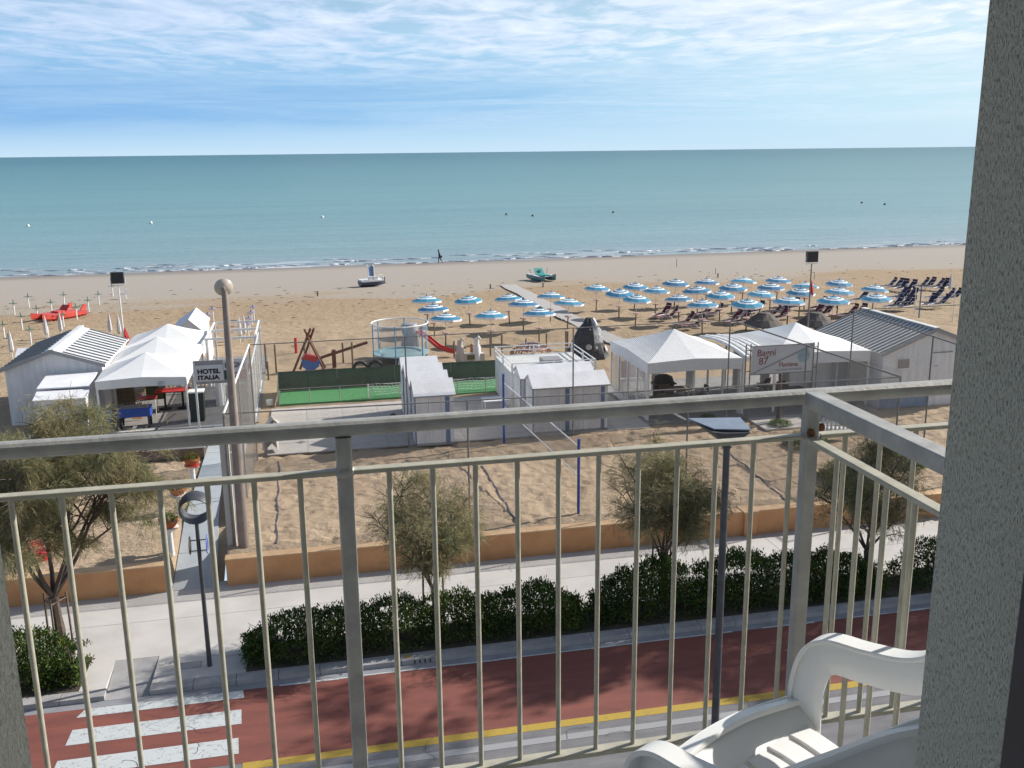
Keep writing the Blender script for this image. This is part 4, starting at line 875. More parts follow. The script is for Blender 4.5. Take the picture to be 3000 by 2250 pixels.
MB().box(2.35, 3.15, -.03, 0.0, 1.55, 2.25).build('window', M('cream_blind', (.45, .43, .36), None, 4, .6), lb_); MB().box(2.27, 3.23, -.05, -.01, 2.25, 2.33).build('window_frame', white, lb_)
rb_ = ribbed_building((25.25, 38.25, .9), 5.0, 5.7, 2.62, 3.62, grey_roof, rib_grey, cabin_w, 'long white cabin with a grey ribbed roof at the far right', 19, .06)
wf = MB().box(.78, 1.32, -.04, -.005, 1.85, 2.28).build('window', M('grey_pane', (.25, .24, .24), None, 4, .3), rb_); MB().box(.72, 1.38, -.06, -.042, 1.80, 1.85).build('sill', white, wf); MB().box(.72, 1.38, -.055, -.042, 2.28, 2.31).build('frame_top', white, wf)  # window pane in one plain grey, white sill and top frame
dr = MB().box(2.45, 3.45, -.03, -.004, 0, 2.45).build('door', cabin_w, rb_); MB().box(2.6, 2.8, -.05, -.03, 1.85, 1.88).build('letter_slot', steel, dr); MB().box(2.4, 3.5, -.04, -.004, 2.47, 2.5).build('door_trim', steel, rb_)
MB().box(-.02, 3.2, -.02, -.003, 0, .55).build('blue_plinth', blue_d, rb_)
vr = thing('bar_veranda', 'white glazed bar front between the second tent and the ribbed cabin', 'building', (24.0, 40.0, .95))
MB().box(0, 1.3, 0, .06, 2.1, 2.5).build('fascia', cabin_w, vr); MB().box(-2.2, 0, .3, .35, 0, 1.9).build('panel', cabin_w, vr)
for a in (0, .62, 1.26): MB().box(a, a + .06, -.02, .08, 0, 2.1).build('post', white, vr)
for a in (.07, .69): MB().box(a, a + .54, .02, .03, .6, 2.0).build('pane', pvc, vr)
MB().box(.06, 1.26, 0, .05, 0, .6).build('panel', blue_d, vr)
# cabins at the extreme left and the shed in front of the left building
cabin((-13.9, 49.6, .9), 1.6, 1.9, 1.9, 2.5, 'small white cabin at the left edge behind the dark roof slope', 'cabins at the left edge', [])
sh = thing('shed', 'low white shed with stepped flat roof in front of the ribbed-roof building', 'shed', (-11.3, 42.2, .9))
MB().box(0, 2.0, 0, 1.3, 0, 1.75).build('walls', cabin_w, sh); MB().slab([(-.05, -.08, 1.78), (2.05, -.08, 1.78), (2.05, .75, 1.98), (-.05, .75, 1.98)], .05).build('roof_panel', cabin_roof, sh)
MB().box(0, 2.0, 1.3, 2.6, 0, 2.05).build('rear_walls', cabin_w, sh); MB().slab([(-.05, .78, 2.1), (2.05, .78, 2.1), (2.05, 2.6, 2.3), (-.05, 2.6, 2.3)], .05).build('roof_panel', cabin_roof, sh)
# roofs of the hut row beyond the left tents
hr = thing('beach_hut', 'white hut with a long pale ridged roof beyond the left tents towards the sea', 'hut', (-8.0, 60.2, .5))
MB().prism([(0, 0), (1.7, 0), (1.7, 1.72), (1.0, 2.36), (0, 1.72)], 'y', 0, 4.6).build('walls', cabin_w, hr)
MB().slab([(-.15, -.1, 1.68), (1.0, -.1, 2.42), (1.0, 4.7, 2.42), (-.15, 4.7, 1.68)], .05).build('roof_panel', cabin_roof, hr); MB().slab([(1.003, -.1, 2.42), (1.8, -.1, 1.68), (1.8, 4.7, 1.68), (1.003, 4.7, 2.42)], .05).build('roof_panel', cabin_roof, hr)

# ------------------------------------------------------------------ green pitch
struct('pitch_turf', MB().box(-1.55, 10.0, 45.75, 48.45, .5, .965), turf)
gn = thing('pitch_fence', 'green shade netting fence along the back of the green pitch', 'fence', (-1.62, 48.5, .95)); L = 11.6
m = MB(); vs = []; n = 24
for i in range(n + 1): vs += [(i * L / n, .03 * math.sin(i * 1.7), .0), (i * L / n, .04 * math.sin(i * 1.1 + 1), .96 + .012 * math.sin(i * 2.3))]
m.add(vs, [(2 * i, 2 * i + 2, 2 * i + 3, 2 * i + 1) for i in range(n)]); m.build('shade_net', shade_net, gn)
m = MB(); m.add([(0, -2.9, 0), (0, 0, 0), (0, 0, .96), (0, -2.9, .7)], [(0, 1, 2, 3)]); m.build('shade_net', shade_net, gn)
for i in range(9): MB().tube([(i * L / 8, .03, 0), (i * L / 8, .03, 1.0)], .025, 6).build('post', steel, gn)
MB().tube([(0, .03, .97), (L, .03, .97)], .015, 5).build('top_wire', black, gn)
lf = thing('pitch_fence', 'low thin metal fence along the front of the green pitch', 'fence', (-1.55, 45.7, .95))
for i in range(9): MB().tube([(i * 1.42, 0, 0), (i * 1.42, 0, .75)], .02, 6).build('post', galv, lf)
MB().tube([(0, 0, .75), (11.4, 0, .75)], .013, 5).build('top_rail', galv, lf)
m = MB()
for i in range(115): m.tube([(i * .1, 0, .02), (i * .1, 0, .75)], .0018, 3)
for k in range(7): m.tube([(0, 0, .1 * k + .05), (11.4, 0, .1 * k + .05)], .0018, 3)
o = m.build('wire_mesh', galv, lf); o['kind'] = 'stuff'
gl = thing('football_goal_net', 'white rope net sagging over the green pitch behind the cabins', 'net', (2.65, 45.95, .96)); m = MB()
for i in range(38):
    x_ = i * .19; m.tube([(x_, 0, .66 + .05 * math.sin(i)), (x_ + .15, .25, .35), (x_ + .5, .3, .04)], .010, 3)
for k in range(5): m.tube([(i * .5 + k * .1, .02 + k * .07, .66 - k * .14 + .03 * math.sin(i * 2 + k)) for i in range(15)], .010, 3)
o = m.build('rope_net', white, gl); o['kind'] = 'stuff'
for x_ in (0, 7.2): MB().tube([(x_, 0, 0), (x_, 0, .7)], .025, 6).build('post', white, gl)
# spring toy / covered machine beside the first cabin
cm = thing('compressor', 'small dark covered machine with a tube handle beside the first cabin', 'machine', (3.35, 40.4, .955)); MB().lathe([(.32, 0), (.34, .3), (.25, .48), (.1, .62), (.02, .66)], n=12).build('body', black, cm, True); MB().tube([(-.5, 0, 0), (-.5, 0, .45), (-.42, 0, .55), (-.1, 0, .5)], .02, 6).build('handle', greyp, cm)
dc = thing('drain_cover', 'small dark diamond-shaped drain on the pale terrace', 'drain', (-.55, 39.2, .957)); MB().box(-.14, .14, -.14, .14, 0, .012).rot(45).build('plate', steel, dc)
for i, (s_, t_) in enumerate(((-2.05, 38.1), (-2.0, 40.1))):
    t = thing('stacked_loungers', ['zigzag stack of folded slatted sunbeds on the terrace edge, nearer one', 'zigzag stack of folded slatted sunbeds on the terrace edge, farther one'][i], 'sunbeds', (s_, t_, .955), 0, 'folded sunbeds')
    for k in range(5):
        z_ = .1 + k * .11; m = MB(); ribbon(m, [(0, 0, z_), (.3, .1, z_ + .32), (.6, .15, z_ + .02)], .6, .02, (0, 1, 0)); m.build('sunbed', beige, t)
pot = Once(lambda: (lambda t: (MB().lathe([(.14, 0), (.17, .25), (.15, .26)], n=12).build('pot', white, t), t)[1])(thing('bucket', 'x', 'bucket', (0, 0, 0))))
pot((-2.0, 45.9, .93), 0, 'white bucket lying by the left end of the green pitch')

# ------------------------------------------------------------------ playground
def pg_post(st, hgt, label, mt=wood, r=.05): single('wooden_post', MB().tube([(0, 0, -.1), (0, 0, hgt)], r, 8), mt, label, 'post', st, 0, 'wooden posts of the playground fence')
plist = [(810, 1091, 1.55, 'left end beside the green netting corner'), (781, 1087, 1.5, 'far left, behind the leaning short post'), (787, 1111, .95, 'short one left of the green pitch'), (1034, 1078, 1.45, 'right of the seesaw pivot'), (1006, 1062, 1.15, 'behind the seesaw beam'), (1113, 1048, .9, 'in front of the trampoline net'), (1222, 1045, 1.3, 'under the red slide'), (1248, 1045, .9, 'right of the red slide foot'),
         (1331, 1046, .95, 'left of the beige castle'), (1437, 1041, 1.05, 'right of the beige castle'), (1471, 1055, 1.5, 'tall one right of the beige castle'), (1541, 1015, .5, 'short one behind the climbing dome'), (1601, 1022, .95, 'behind the right of the climbing dome'), (1658, 1038, 1.4, 'tall one left of the black rock'), (1663, 1029, 1.2, 'paired one left of the black rock'), (893, 1048, .9, 'behind the swing frame')]
for px_, py_, hh_, lb in plist: pg_post(G(px_, py_), hh_, 'brown wooden post, ' + lb)
rp_ = G(868, 1035); single('red_marker_post', MB().tube([(0, 0, 0), (0, 0, .95)], .09, 8), redp, 'short red marker post on the sand left of the swing', 'post', rp_)
sw = thing('basket_swing', 'red-brown timber frame with a hanging blue and red boat-shaped seat', 'swing', (0, 53.4, .85)); og = (0, 0, 0)
for a, b_ in (((-.95, -.1, 0), (.12, .05, 2.35)), ((-.58, .5, 0), (.30, .1, 2.35)), ((.72, -.1, 0), (-.12, .05, 2.0)), ((.78, .5, 0), (-.22, .1, 2.30))):
    MB().tube([a, b_], .065, 8).build('leg', wood_red, sw)
MB().tube([(-.06, .0, 1.75), (.02, .2, 1.95)], .06, 8).build('crossbeam', wood_red, sw); MB().tube([(0, .1, 1.8), (0, .1, .9)], .012, 5).build('rope', steel, sw)
MB().tube([(-.1, .05, 1.7), (-.36, .05, .85)], .008, 4).build('rope', steel, sw); MB().tube([(.1, .05, 1.7), (.36, .05, .85)], .008, 4).build('rope', steel, sw)
m = MB(); m.prism([(-.48, .72), (-.42, .25), (-.2, .08), (.2, .08), (.45, .25), (.5, .55), (.2, .50), (-.1, .6)], 'y', -.22, .3); m.build('hull', M('blue_toy_plastic', (.06, .16, .48), None, 4, .4), sw)
m = MB(); m.prism([(-.46, .74), (-.3, .58), (.25, .50), (.42, .62), (.25, .84), (-.25, .95)], 'y', -.18, .26); m.build('seat', redp, sw)
se = thing('seesaw', 'timber seesaw with its right end raised, right of the swing', 'seesaw', (1.3, 53.9, .84)); MB().box(-.11, .11, -.1, .1, 0, 1.02).build('pivot_post', wood_red, se); MB().tube([(-1.15, 0, .48), (1.9, .1, 1.32)], .085, 8).build('beam', wood_red, se)
tp = thing('trampoline', 'round trampoline with blue poles, white top ring and netting', 'trampoline', (5.1, 54.7, .82)); RR = 1.62
MB().lathe([(RR, .50), (RR, .56), (RR - .42, .60), (RR - .42, .52)], n=32).build('pad', trampb, tp); MB().lathe([(.02, .5), (RR - .4, .5), (RR - .4, .505), (.02, .505)], n=32).build('bed', M('grey_mat', (.25, .24, .26), None, 4, .7), tp)
MB().tube([(RR * math.cos(2 * math.pi * k / 32), RR * math.sin(2 * math.pi * k / 32), 2.25) for k in range(32)], .035, 6, closed=True).build('top_ring', white, tp)
for k in range(6):
    a = 2 * math.pi * (k + .25) / 6; MB().tube([(RR * math.cos(a), RR * math.sin(a), 0), (RR * math.cos(a), RR * math.sin(a), 2.3)], .035, 6).build('pole', M('light_blue_tube', (.12, .30, .48), None, 4, .5), tp)
m = MB(); vs = []
for k in range(33): a = 2 * math.pi * k / 32; vs += [(RR * .99 * math.cos(a), RR * .99 * math.sin(a), .55), (RR * .99 * math.cos(a), RR * .99 * math.sin(a), 2.23)]
m.add(vs, [(2 * k, 2 * k + 2, 2 * k + 3, 2 * k + 1) for k in range(32)]); m.build('netting', pvc_n, tp)
sd_ = thing('play_slide', 'grey plastic tower with a red slide descending right', 'slide', (5.9, 57.0, .73))
m = MB(); m.lathe([(.62, 0), (.52, .7), (.40, 1.2), (.50, 1.45), (.52, 1.72), (.44, 1.86), (.2, 1.92)], n=14); m.build('tower', greyp, sd_, True)
m = MB(); ribbon(m, catmull([(.45, -.1, 1.35), (1.0, -.45, 1.0), (1.6, -.85, .50), (2.1, -1.2, .32), (2.5, -1.45, .25)], 5), .42, .05, (.5, .8, 0)); m.build('slide_chute', redp, sd_)
for sg_ in (-1, 1): m = MB(); ribbon(m, [(p.x + .11 * sg_, p.y + .19 * sg_, p.z + .08) for p in catmull([(.45, -.1, 1.35), (1.0, -.45, 1.0), (1.6, -.85, .50), (2.1, -1.2, .32), (2.5, -1.45, .25)], 5)], .14, .03, (0, 0, 1)); m.build('slide_rim', redp, sd_)
for a in (-.5, .5): MB().tube([(a, -.5, 0), (a * .7, -.35, 1.3)], .06, 6).build('leg', greyp, sd_)
ca = thing('toy_castle', 'beige plastic toy castle with two round-topped towers', 'playhouse', (8.95, 53.7, .84))
for x_, hh_ in ((-.55, 1.25), (.42, 1.3)):
    MB().lathe([(.24, 0), (.22, .8), (.14, .95), (.16, 1.1), (.10, hh_), (.02, hh_ + .02)], (x_, 0, 0), 12).build('tower', beige if x_ < 0 else white, ca, True)
    MB().tube([(x_, -.05, hh_ - .1), (x_ + .1, -.1, hh_ + .12), (x_ + .2, -.1, hh_ - .05)], .06, 6).build('battlement', beige if x_ < 0 else white, ca)
MB().box(-.8, .85, -.15, .3, 0, .42).build('wall', beige, ca); MB().box(-.18, .32, -.17, -.15, .1, .36).build('window', M('olive_window', (.13, .11, .04), None, 4, .5), ca); MB().slab([(.05, .1, .45), (.25, .1, .45), (.2, .2, .95), (.1, .2, .95)], .05, (0, -1, 0)).build('slide', M('orange_plastic', (.65, .22, .03), None, 4, .4), ca)
dm = thing('climbing_dome', 'low climbing dome of pink and blue bars behind the white block', 'climbing frame', (12.65, 54.0, .82)); DR = 1.28; DH = .78
for k in range(16):
    a = 2 * math.pi * k / 16; MB().tube([(DR * math.cos(a) * math.cos(x), DR * math.sin(a) * math.cos(x), DH * math.sin(x)) for x in (0, .35, .7, 1.05, 1.2)], .045, 5).build('bar', M('faded_coral_bar', (.50, .27, .22), None, 4, .6), dm)
for x, mt in ((.35, 'faded_coral_bar'), (.75, 'faded_coral_bar'), (1.12, 0)): MB().tube([(DR * math.cos(x) * math.cos(2 * math.pi * k / 24), DR * math.cos(x) * math.sin(2 * math.pi * k / 24), DH * math.sin(x)) for k in range(24)], .05, 5, closed=True).build('hoop', MATS[mt] if mt else bluebell, dm)
rk_ = thing('play_volcano', 'tall black and silver plastic climbing rock with round holes', 'playhouse', (15.75, 52.5, .88)); m = MB(); vs = []; n, hN = 26, 12
for i in range(hN + 1):
    f = i / hN; rad = 1.05 * (1 - f) ** .75 + .22
    for k in range(n):
        a = 2 * math.pi * k / n; nz = .16 * (mnoise.noise(Vector((math.cos(a) * 2, math.sin(a) * 2, f * 4))) if True else 0); vs.append((math.cos(a) * (rad + nz) - .12 + f * .1, math.sin(a) * (rad + nz) * .8, 2.35 * f))
fs = [(i * n + k, i * n + (k + 1) % n, (i + 1) * n + (k + 1) % n, (i + 1) * n + k) for i in range(hN) for k in range(n)] + [tuple(hN * n + k for k in range(n))]
m.add(vs, fs); m.mi = [1 if (n * .74 < (j_ % n) or (j_ % n) < n * .12) and j_ // n > 4 and j_ < len(fs) - 1 else 0 for j_ in range(len(fs))]; m.build('rock_shell', [rock_m, silver], rk_)
for a, zz, r_ in ((-1.75, .8, .17), (-1.3, .75, .07), (-2.05, .45, .05), (-1.25, 1.5, .05), (-1.6, 1.75, .05), (-.55, .6, .20)):
    rad = 1.05 * (1 - zz / 2.35) ** .75 + .27; MB().lathe([(.001, 0), (r_, 0), (r_ * .9, .03), (.001, .03)], (math.cos(a) * rad - .12, math.sin(a) * rad * .8, zz), 14, (math.cos(a), math.sin(a), .45)).build('hole_ring', M('pale_hole', (.5, .48, .45), None, 4, .6), rk_)
ty = thing('tyre_row', 'half-buried dark tyres by the green netting, left of the trampoline', 'tyres', (2.7, 53.2, .8))
for k in range(2): MB().tube([(.38 * math.cos(x) + k * .85, .0, .42 * math.sin(x)) for x in [R(d) for d in range(0, 181, 20)]], .09, 6).build('tyre', black, ty)

# ------------------------------------------------------------------ parasols
def make_parasol():
    t = thing('parasol', 'x', 'parasol', (0, 0, 0)); n = 10; RP = 1.05; H = 2.18; cb = MB()
    rings = [(0.02, 0), (.26, 0), (.37, 1), (.50, 0), (.64, 1), (1.0, 0)]; zf = lambda r: H - .35 * (r ** 1.3)
    for (ra, _), (rb_2, mi) in zip(rings, rings[1:]):
        cb.cur = mi
        for k in range(n):
            a0, a1 = 2 * math.pi * k / n, 2 * math.pi * (k + 1) / n
            cb.add([(RP * ra * math.cos(a0), RP * ra * math.sin(a0), zf(ra)), (RP * rb_2 * math.cos(a0), RP * rb_2 * math.sin(a0), zf(rb_2)), (RP * rb_2 * math.cos(a1), RP * rb_2 * math.sin(a1), zf(rb_2)), (RP * ra * math.cos(a1), RP * ra * math.sin(a1), zf(ra))], [(0, 1, 2, 3)])
    cb.build('canopy', [sky_blue, par_white], t)
    v = MB()
    for k in range(n):
        a0, a1 = 2 * math.pi * k / n, 2 * math.pi * (k + 1) / n; z0 = zf(1)
        for j_ in range(3):
            b0, b1 = a0 + (a1 - a0) * j_ / 3, a0 + (a1 - a0) * (j_ + 1) / 3
            P = lambda a: Vector((RP * math.cos(a0), RP * math.sin(a0), 0)).lerp(Vector((RP * math.cos(a1), RP * math.sin(a1), 0)), (a - a0) / (a1 - a0))
            p, q = P(b0), P(b1); v.add([(p.x, p.y, z0), (q.x, q.y, z0), (q.x * 1.005, q.y * 1.005, z0 - .11), ((p.x + q.x) / 2 * 1.01, (p.y + q.y) / 2 * 1.01, z0 - .13), (p.x * 1.005, p.y * 1.005, z0 - .11)], [(0, 4, 3, 2, 1)])
    v.build('valance', par_white, t)
    MB().tube([(0, 0, .9), (0, 0, H + .02)], .018, 8).build('pole', white, t); MB().tube([(0, 0, 0), (0, 0, .95)], .045, 8).build('lower_pole', wood, t)
    MB().lathe([(.05, .86), (.24, .87), (.25, .93), (.05, .94)], n=14).build('table_disc', pink, t); MB().lathe([(.03, H - .01), (.035, H + .05), (.005, H + .12)], n=8).build('finial', sky_blue, t)
    r = MB()
    for k in range(n): a = 2 * math.pi * k / n; r.tube([(.02 * math.cos(a), .02 * math.sin(a), zf(.02) - .03), (RP * .98 * math.cos(a), RP * .98 * math.sin(a), zf(1) - .02)], .007, 3)
    r.build('ribs', steel, t)
    return t
parasol = Once(make_parasol)
rows = {'row nearest the sea': (71.85, [22.05, 25.2, 28.46, 31.2, 34.3, 37.3]), 'second row from the sea': (67.6, [8.28, 11.33, 14.25, 17.28, 22.48, 25.35, 28.65, 31.42, 34.57, 37.44, 40.16]),
        'third row from the sea': (63.6, [8.24, 14.33, 17.51, 22.39, 25.64, 28.72, 31.64, 34.79, 37.87, 40.7]), 'row nearest the playground': (59.3, [8.37, 11.27, 14.41, 25.61, 28.71, 31.72, 34.9, 38.29])}
ORD = ['leftmost', 'second from the left', 'third from the left', 'fourth from the left', 'fifth from the left', 'sixth from the left', 'seventh from the left', 'eighth from the left', 'ninth from the left', 'second from the right', 'rightmost']
def ordn(i, n): return 'rightmost' if i == n - 1 else ('second from the right' if i == n - 2 and n > 3 else ORD[i])
for rn, (tt, ss) in rows.items():
    for i, s_ in enumerate(ss):
        t_ = tt + random.uniform(-.15, .15); p = parasol((s_, t_, gz(t_) - .02), random.uniform(0, 36), 'blue and white parasol, %s in the %s' % (ordn(i, len(ss)), rn), 'open striped parasols on the beach')
        p.rotation_euler = (R(random.uniform(-4, 4)), R(random.uniform(-4, 4)), p.rotation_euler.z); q = random.uniform(.95, 1.05); p.scale = (q, q, random.uniform(.95, 1.04))
# bare parasol stubs with green crosses on the left
def make_stub():
    t = thing('parasol_stub', 'x', 'post', (0, 0, 0)); MB().tube([(0, 0, -.1), (0, 0, .92)], .055, 8).build('pole', white, t)
    MB().box(-.30, .30, -.05, .05, .92, .95).build('cross_arm', green_top, t); MB().box(-.05, .05, -.30, .30, .95, .98).build('cross_arm', green_top, t); MB().tube([(0, 0, .95), (0, 0, 1.22)], .03, 6).build('socket', green_top, t); return t
stub = Once(make_stub)
sp = [(472, 670, 'second seaward one from the left'), (1047, 640, 'beyond the red catamaran, in the seaward row'), (1608, 628, 'just left of the floodlight mast'), (1830, 485, 'farthest one, beside the white beach chair'), (238, 790, 'left of the red catamaran, seaward side'), (842, 770, 'at the seaward edge of the red catamaran'), (1440, 735, 'right of the red catamaran, alone'), (615, 880, 'left bow of the red catamaran'), (1248, 855, 'at the right bow of the red catamaran'),
      (1035, 985, 'in front of the red catamaran'), (362, 1020, 'third row, left of the red boat shadow'), (75, 1165, 'near the left edge of the view'), (785, 1160, 'behind the furled umbrella by the dark roof'), (505, 1255, 'closest to the dark roof slope'), (165, 1400, 'behind the small left cabin')]
for x_, y_, lb in sp: stub(G(x_ / 5.53, 780 + y_ / 5.53), random.uniform(-8, 8), 'short white post with green cross top, ' + lb, 'white posts with green cross tops')
def make_stub2():
    t = thing('parasol_stub', 'x', 'post', (0, 0, 0)); MB().tube([(0, 0, -.1), (0, 0, .95)], .05, 8).build('pole', white, t); MB().lathe([(.05, .9), (.30, .92), (.30, .95), (.08, .97), (.07, 1.1), (.01, 1.11)], n=12).build('disc', lilac_top, t); return t
stub2 = Once(make_stub2)
for x_, y_, lb in ((1385, 225, 'farthest of three by the hut'), (1335, 290, 'middle of three by the hut'), (1292, 350, 'nearest of three by the hut'), (1822, 205, 'farthest, right of the pole'), (1802, 265, 'second farthest, right of the pole'), (1778, 335, 'third, right of the pole'), (1765, 395, 'nearest, right of the pole')):
    stub2(G(250 + x_ / 3.687, 880 + y_ / 3.687), 0, 'white parasol post with lilac disc, ' + lb, 'white posts with lilac discs')
def make_furled():
    t = thing('furled_umbrella', 'x', 'umbrella', (0, 0, 0)); MB().tube([(0, 0, 0), (0, 0, .8)], .03, 6).build('pole', white, t)
    m = MB(); m.lathe([(.08, .40), (.15, .55), (.13, 1.0), (.08, 1.4), (.03, 1.68), (.01, 1.72)], n=7); m.build('folded_cloth', M('furled_cloth', (.62, .60, .60), (.42, .4, .42), 8, .8, stretch=(3, 3, .4)), t); return t
furled = Once(make_furled)
fu = [(1000, 1150, 'between the dark roof slope and the red catamaran', 5.53, 0, 780), (1800, 1160, 'just left of the floodlight mast base', 5.53, 0, 780), (765, 1210, 'next to the green cross post by the dark roof', 5.53, 0, 780), (1945, 1190, 'low one between mast and white tent', 5.53, 0, 780), (1675, 455, 'left one of the pair right of the tall pole', 3.687, 250, 880), (1725, 430, 'right one of the pair right of the tall pole', 3.687, 250, 880), (205, 1500, 'grey one behind the small left cabin', 5.53, 0, 780), (1960, 520, 'far right beside the navy loungers', 3.687, 2250, 720)]
for x_, y_, lb, k, a, b_ in fu: furled(G(a + x_ / k, b_ + y_ / k), random.uniform(0, 50), 'furled pale umbrella, ' + lb, 'furled umbrellas')
for x_, y_, hh_, lb, mt in ((2692, 929, 2.3, 'blue-grey pole standing between navy loungers and ribbed roof', bluebell), (2678, 916, 1.9, 'thin white pole left of the blue-grey pole', white), (2790, 940, 2.6, 'thin white pole beside the rendered jamb', white), (1982, 782, .95, 'thin dark stake far out on the flat sand', wood), (2096, 803, .6, 'thin dark stake behind the seaward parasols', wood)):
    single('beach_pole', MB().tube([(0, 0, -.1), (0, 0, hh_)], .05 if mt is bluebell else .03, 6), mt, lb, 'pole', G(x_, y_))
for x_, y_, lb in ((868 + 63, 867, 'left stretch of sand below the white pedal boat'), (1437, 846, 'left of the grey walkway end'), (1591, 841, 'right of the grey walkway, below the green boat'), (2103, 813, 'dark one behind the seaward parasols')): single('wooden_stake', MB().tube([(0, 0, -.05), (0, 0, .42)], .07, 6), wood, 'short dark stake in the sand, ' + lb, 'stake', G(x_, y_), 0, 'short dark stakes on the sand')

# loungers
def make_lounger(cloth):
    t = thing('sun_lounger', 'x', 'sun lounger', (0, 0, 0)); x = .29
    fr_m = MB()
    for sx in (-x, x):
        MB().tube([(sx, -.95, .30), (sx, .25, .36), (sx, .72, .84)], .017, 5).build('side_rail', white, t)
        MB().tube([(sx, -.75, 0), (sx, -.45, .33)], .016, 5).build('leg', white, t); MB().tube([(sx, .55, 0), (sx, .05, .36)], .016, 5).build('leg', white, t); MB().tube([(sx, .0, .36), (sx, .05, .58), (sx, .42, .64)], .015, 5).build('armrest', white, t)
    m = MB(); ribbon(m, [(0, -.93, .31), (0, -.35, .31), (0, .22, .355)], .54, .012, (1, 0, 0)); m.build('seat_cloth', cloth, t)
    m = MB(); ribbon(m, [(0, .24, .37), (0, .48, .60), (0, .72, .84)], .54, .012, (1, 0, 0)); m.build('back_cloth', cloth, t)
    m = MB(); ribbon(m, [(0, .72, .86), (0, .74, 1.06)], .50, .012, (1, 0, 0)); m.build('sunshade', navy, t); return t
lm, ln = Once(lambda: make_lounger(maroon)), Once(lambda: make_lounger(navy))
Lm = [(2, 885, 560, 'left end of the maroon group, far side'), (2, 945, 585, 'left end of the maroon group, near side'), (2, 1110, 655, 'behind the left tent peak, first'), (2, 1215, 680, 'behind the left tent peak, second'), (2, 1335, 545, 'under the fourth front parasol, left'), (2, 1425, 555, 'under the fourth front parasol, right'), (2, 1640, 625, 'left of the thatched shade, first'), (2, 1720, 640, 'left of the thatched shade, second'), (2, 1790, 530, 'under the fifth front parasol, left'), (2, 1885, 530, 'under the fifth front parasol, right'),
      (3, 20, 790, 'between the two thatched shades, left'), (3, 125, 815, 'between the two thatched shades, right'), (3, 140, 715, 'under the sixth front parasol, left'), (3, 240, 715, 'under the sixth front parasol, right'), (3, 545, 705, 'right of the flag mast, left one'), (3, 640, 705, 'right of the flag mast, middle one'), (3, 500, 775, 'behind the right thatched shade, left'), (3, 600, 775, 'behind the right thatched shade, right'), (3, 855, 785, 'above the ribbed roof eave, left'), (3, 960, 785, 'above the ribbed roof eave, right')]
Ln = [(3, 1290, 470, 'far navy group, leftmost'), (3, 1370, 480, 'far navy group, second'), (3, 1445, 490, 'far navy group, third'), (3, 1520, 500, 'far navy group, rightmost'), (3, 1390, 590, 'middle navy group, left'), (3, 1455, 595, 'middle navy group, centre'), (3, 1530, 600, 'middle navy group, right'), (3, 1350, 690, 'near navy group, left'), (3, 1430, 690, 'near navy group, centre'), (3, 1500, 690, 'near navy group, right'), (3, 1635, 470, 'far right navy group, leftmost'), (3, 1720, 470, 'far right navy group, second'), (3, 1800, 480, 'far right navy group, third'), (3, 1890, 485, 'far right navy group, rightmost'),
      (3, 1790, 590, 'middle right navy pair, left'), (3, 1910, 600, 'middle right navy pair, centre'), (3, 1990, 600, 'middle right navy pair, by the jamb'), (3, 1745, 665, 'near right navy pair, left'), (3, 1840, 670, 'near right navy pair, right'), (3, 980, 620, 'under the rightmost front parasol')]
for lst, mk, c in ((Lm, lm, 'maroon'), (Ln, ln, 'navy')):
    for r_, x_, y_, lb in lst:
        a, b_ = {2: (1700, 780), 3: (2250, 720)}[r_]; mk(G(a + x_ / 3.687, b_ + y_ / 3.687), -78 + random.uniform(-18, 18), c + ' cloth sun lounger on a white frame, ' + lb, c + ' sun loungers')
for x_, y_, lb in ((1500, 560, 'left'), (1345, 660, 'near')):
    t = thing('beach_table', 'small pink beach table among the maroon loungers, %s one' % lb, 'table', G(1700 + x_ / 3.687, 780 + y_ / 3.687)); MB().box(-.3, .3, -.25, .25, .42, .46).build('tabletop', pink, t)
    for a in (-.25, .25): MB().tube([(a, -.2, 0), (a, .2, .42)], .015, 5).build('leg', white, t); MB().tube([(a, .2, 0), (a, -.2, .42)], .015, 5).build('leg', white, t)
# thatched shades
for px_, py_, lb in ((2235, 975, 'dark thatched shade behind the tents, left one'), (2388, 968, 'dark thatched shade with banded top, beside the flag mast')):
    g_ = G(px_, py_); t = thing('thatched_shade', lb, 'shade', (g_[0], g_[1], g_[2])); zt = VT(px_, 912, g_[1]).z - g_[2]
    m = MB(); prof = [(1.25, zt - .95), (1.28, zt - .82), (.9, zt - .52), (.86, zt - .46), (.45, zt - .18), (.40, zt - .10), (.05, zt)]; m.lathe(prof, n=15)
    m.v = [(x * (1 + .07 * math.sin(i * 7.3)), y_ * (1 + .07 * math.cos(i * 3.1)), z_ + .03 * math.sin(i * 5.7)) for i, (x, y_, z_) in enumerate(m.v)]; m.build('thatch', thatch, t); MB().tube([(0, 0, -.1), (0, 0, zt - .3)], .08, 8).build('pole', wood, t)

# ------------------------------------------------------------------ boats
def hull(L, w, hgt, x0=0):
    m = MB(); n = 10; vs = []
    for i in range(n + 1):
        f = i / n; y_ = -L / 2 + L * f; k = math.sin(math.pi * min(1, .18 + f * .82)) ** .6 if f > .5 else 1 - .12 * (1 - f * 2); rise = .18 * max(0, (f - .6) / .4) ** 2
        for a, b_ in ((-.5, 1), (-.42, .35), (0, 0), (.42, .35), (.5, 1)): vs.append((x0 + w * a * max(.08, k), y_, hgt * b_ * (1 if b_ else 1) + rise * (1.6 if b_ == 1 else 1)))
    m.add(vs, [(i * 5 + a, i * 5 + a + 1, (i + 1) * 5 + a + 1, (i + 1) * 5 + a) for i in range(n) for a in range(4)] + [(i * 5, (i + 1) * 5, (i + 1) * 5 + 4, i * 5 + 4) for i in range(n)] + [(4, 3, 2, 1, 0), tuple(n * 5 + a for a in range(5))]); return m
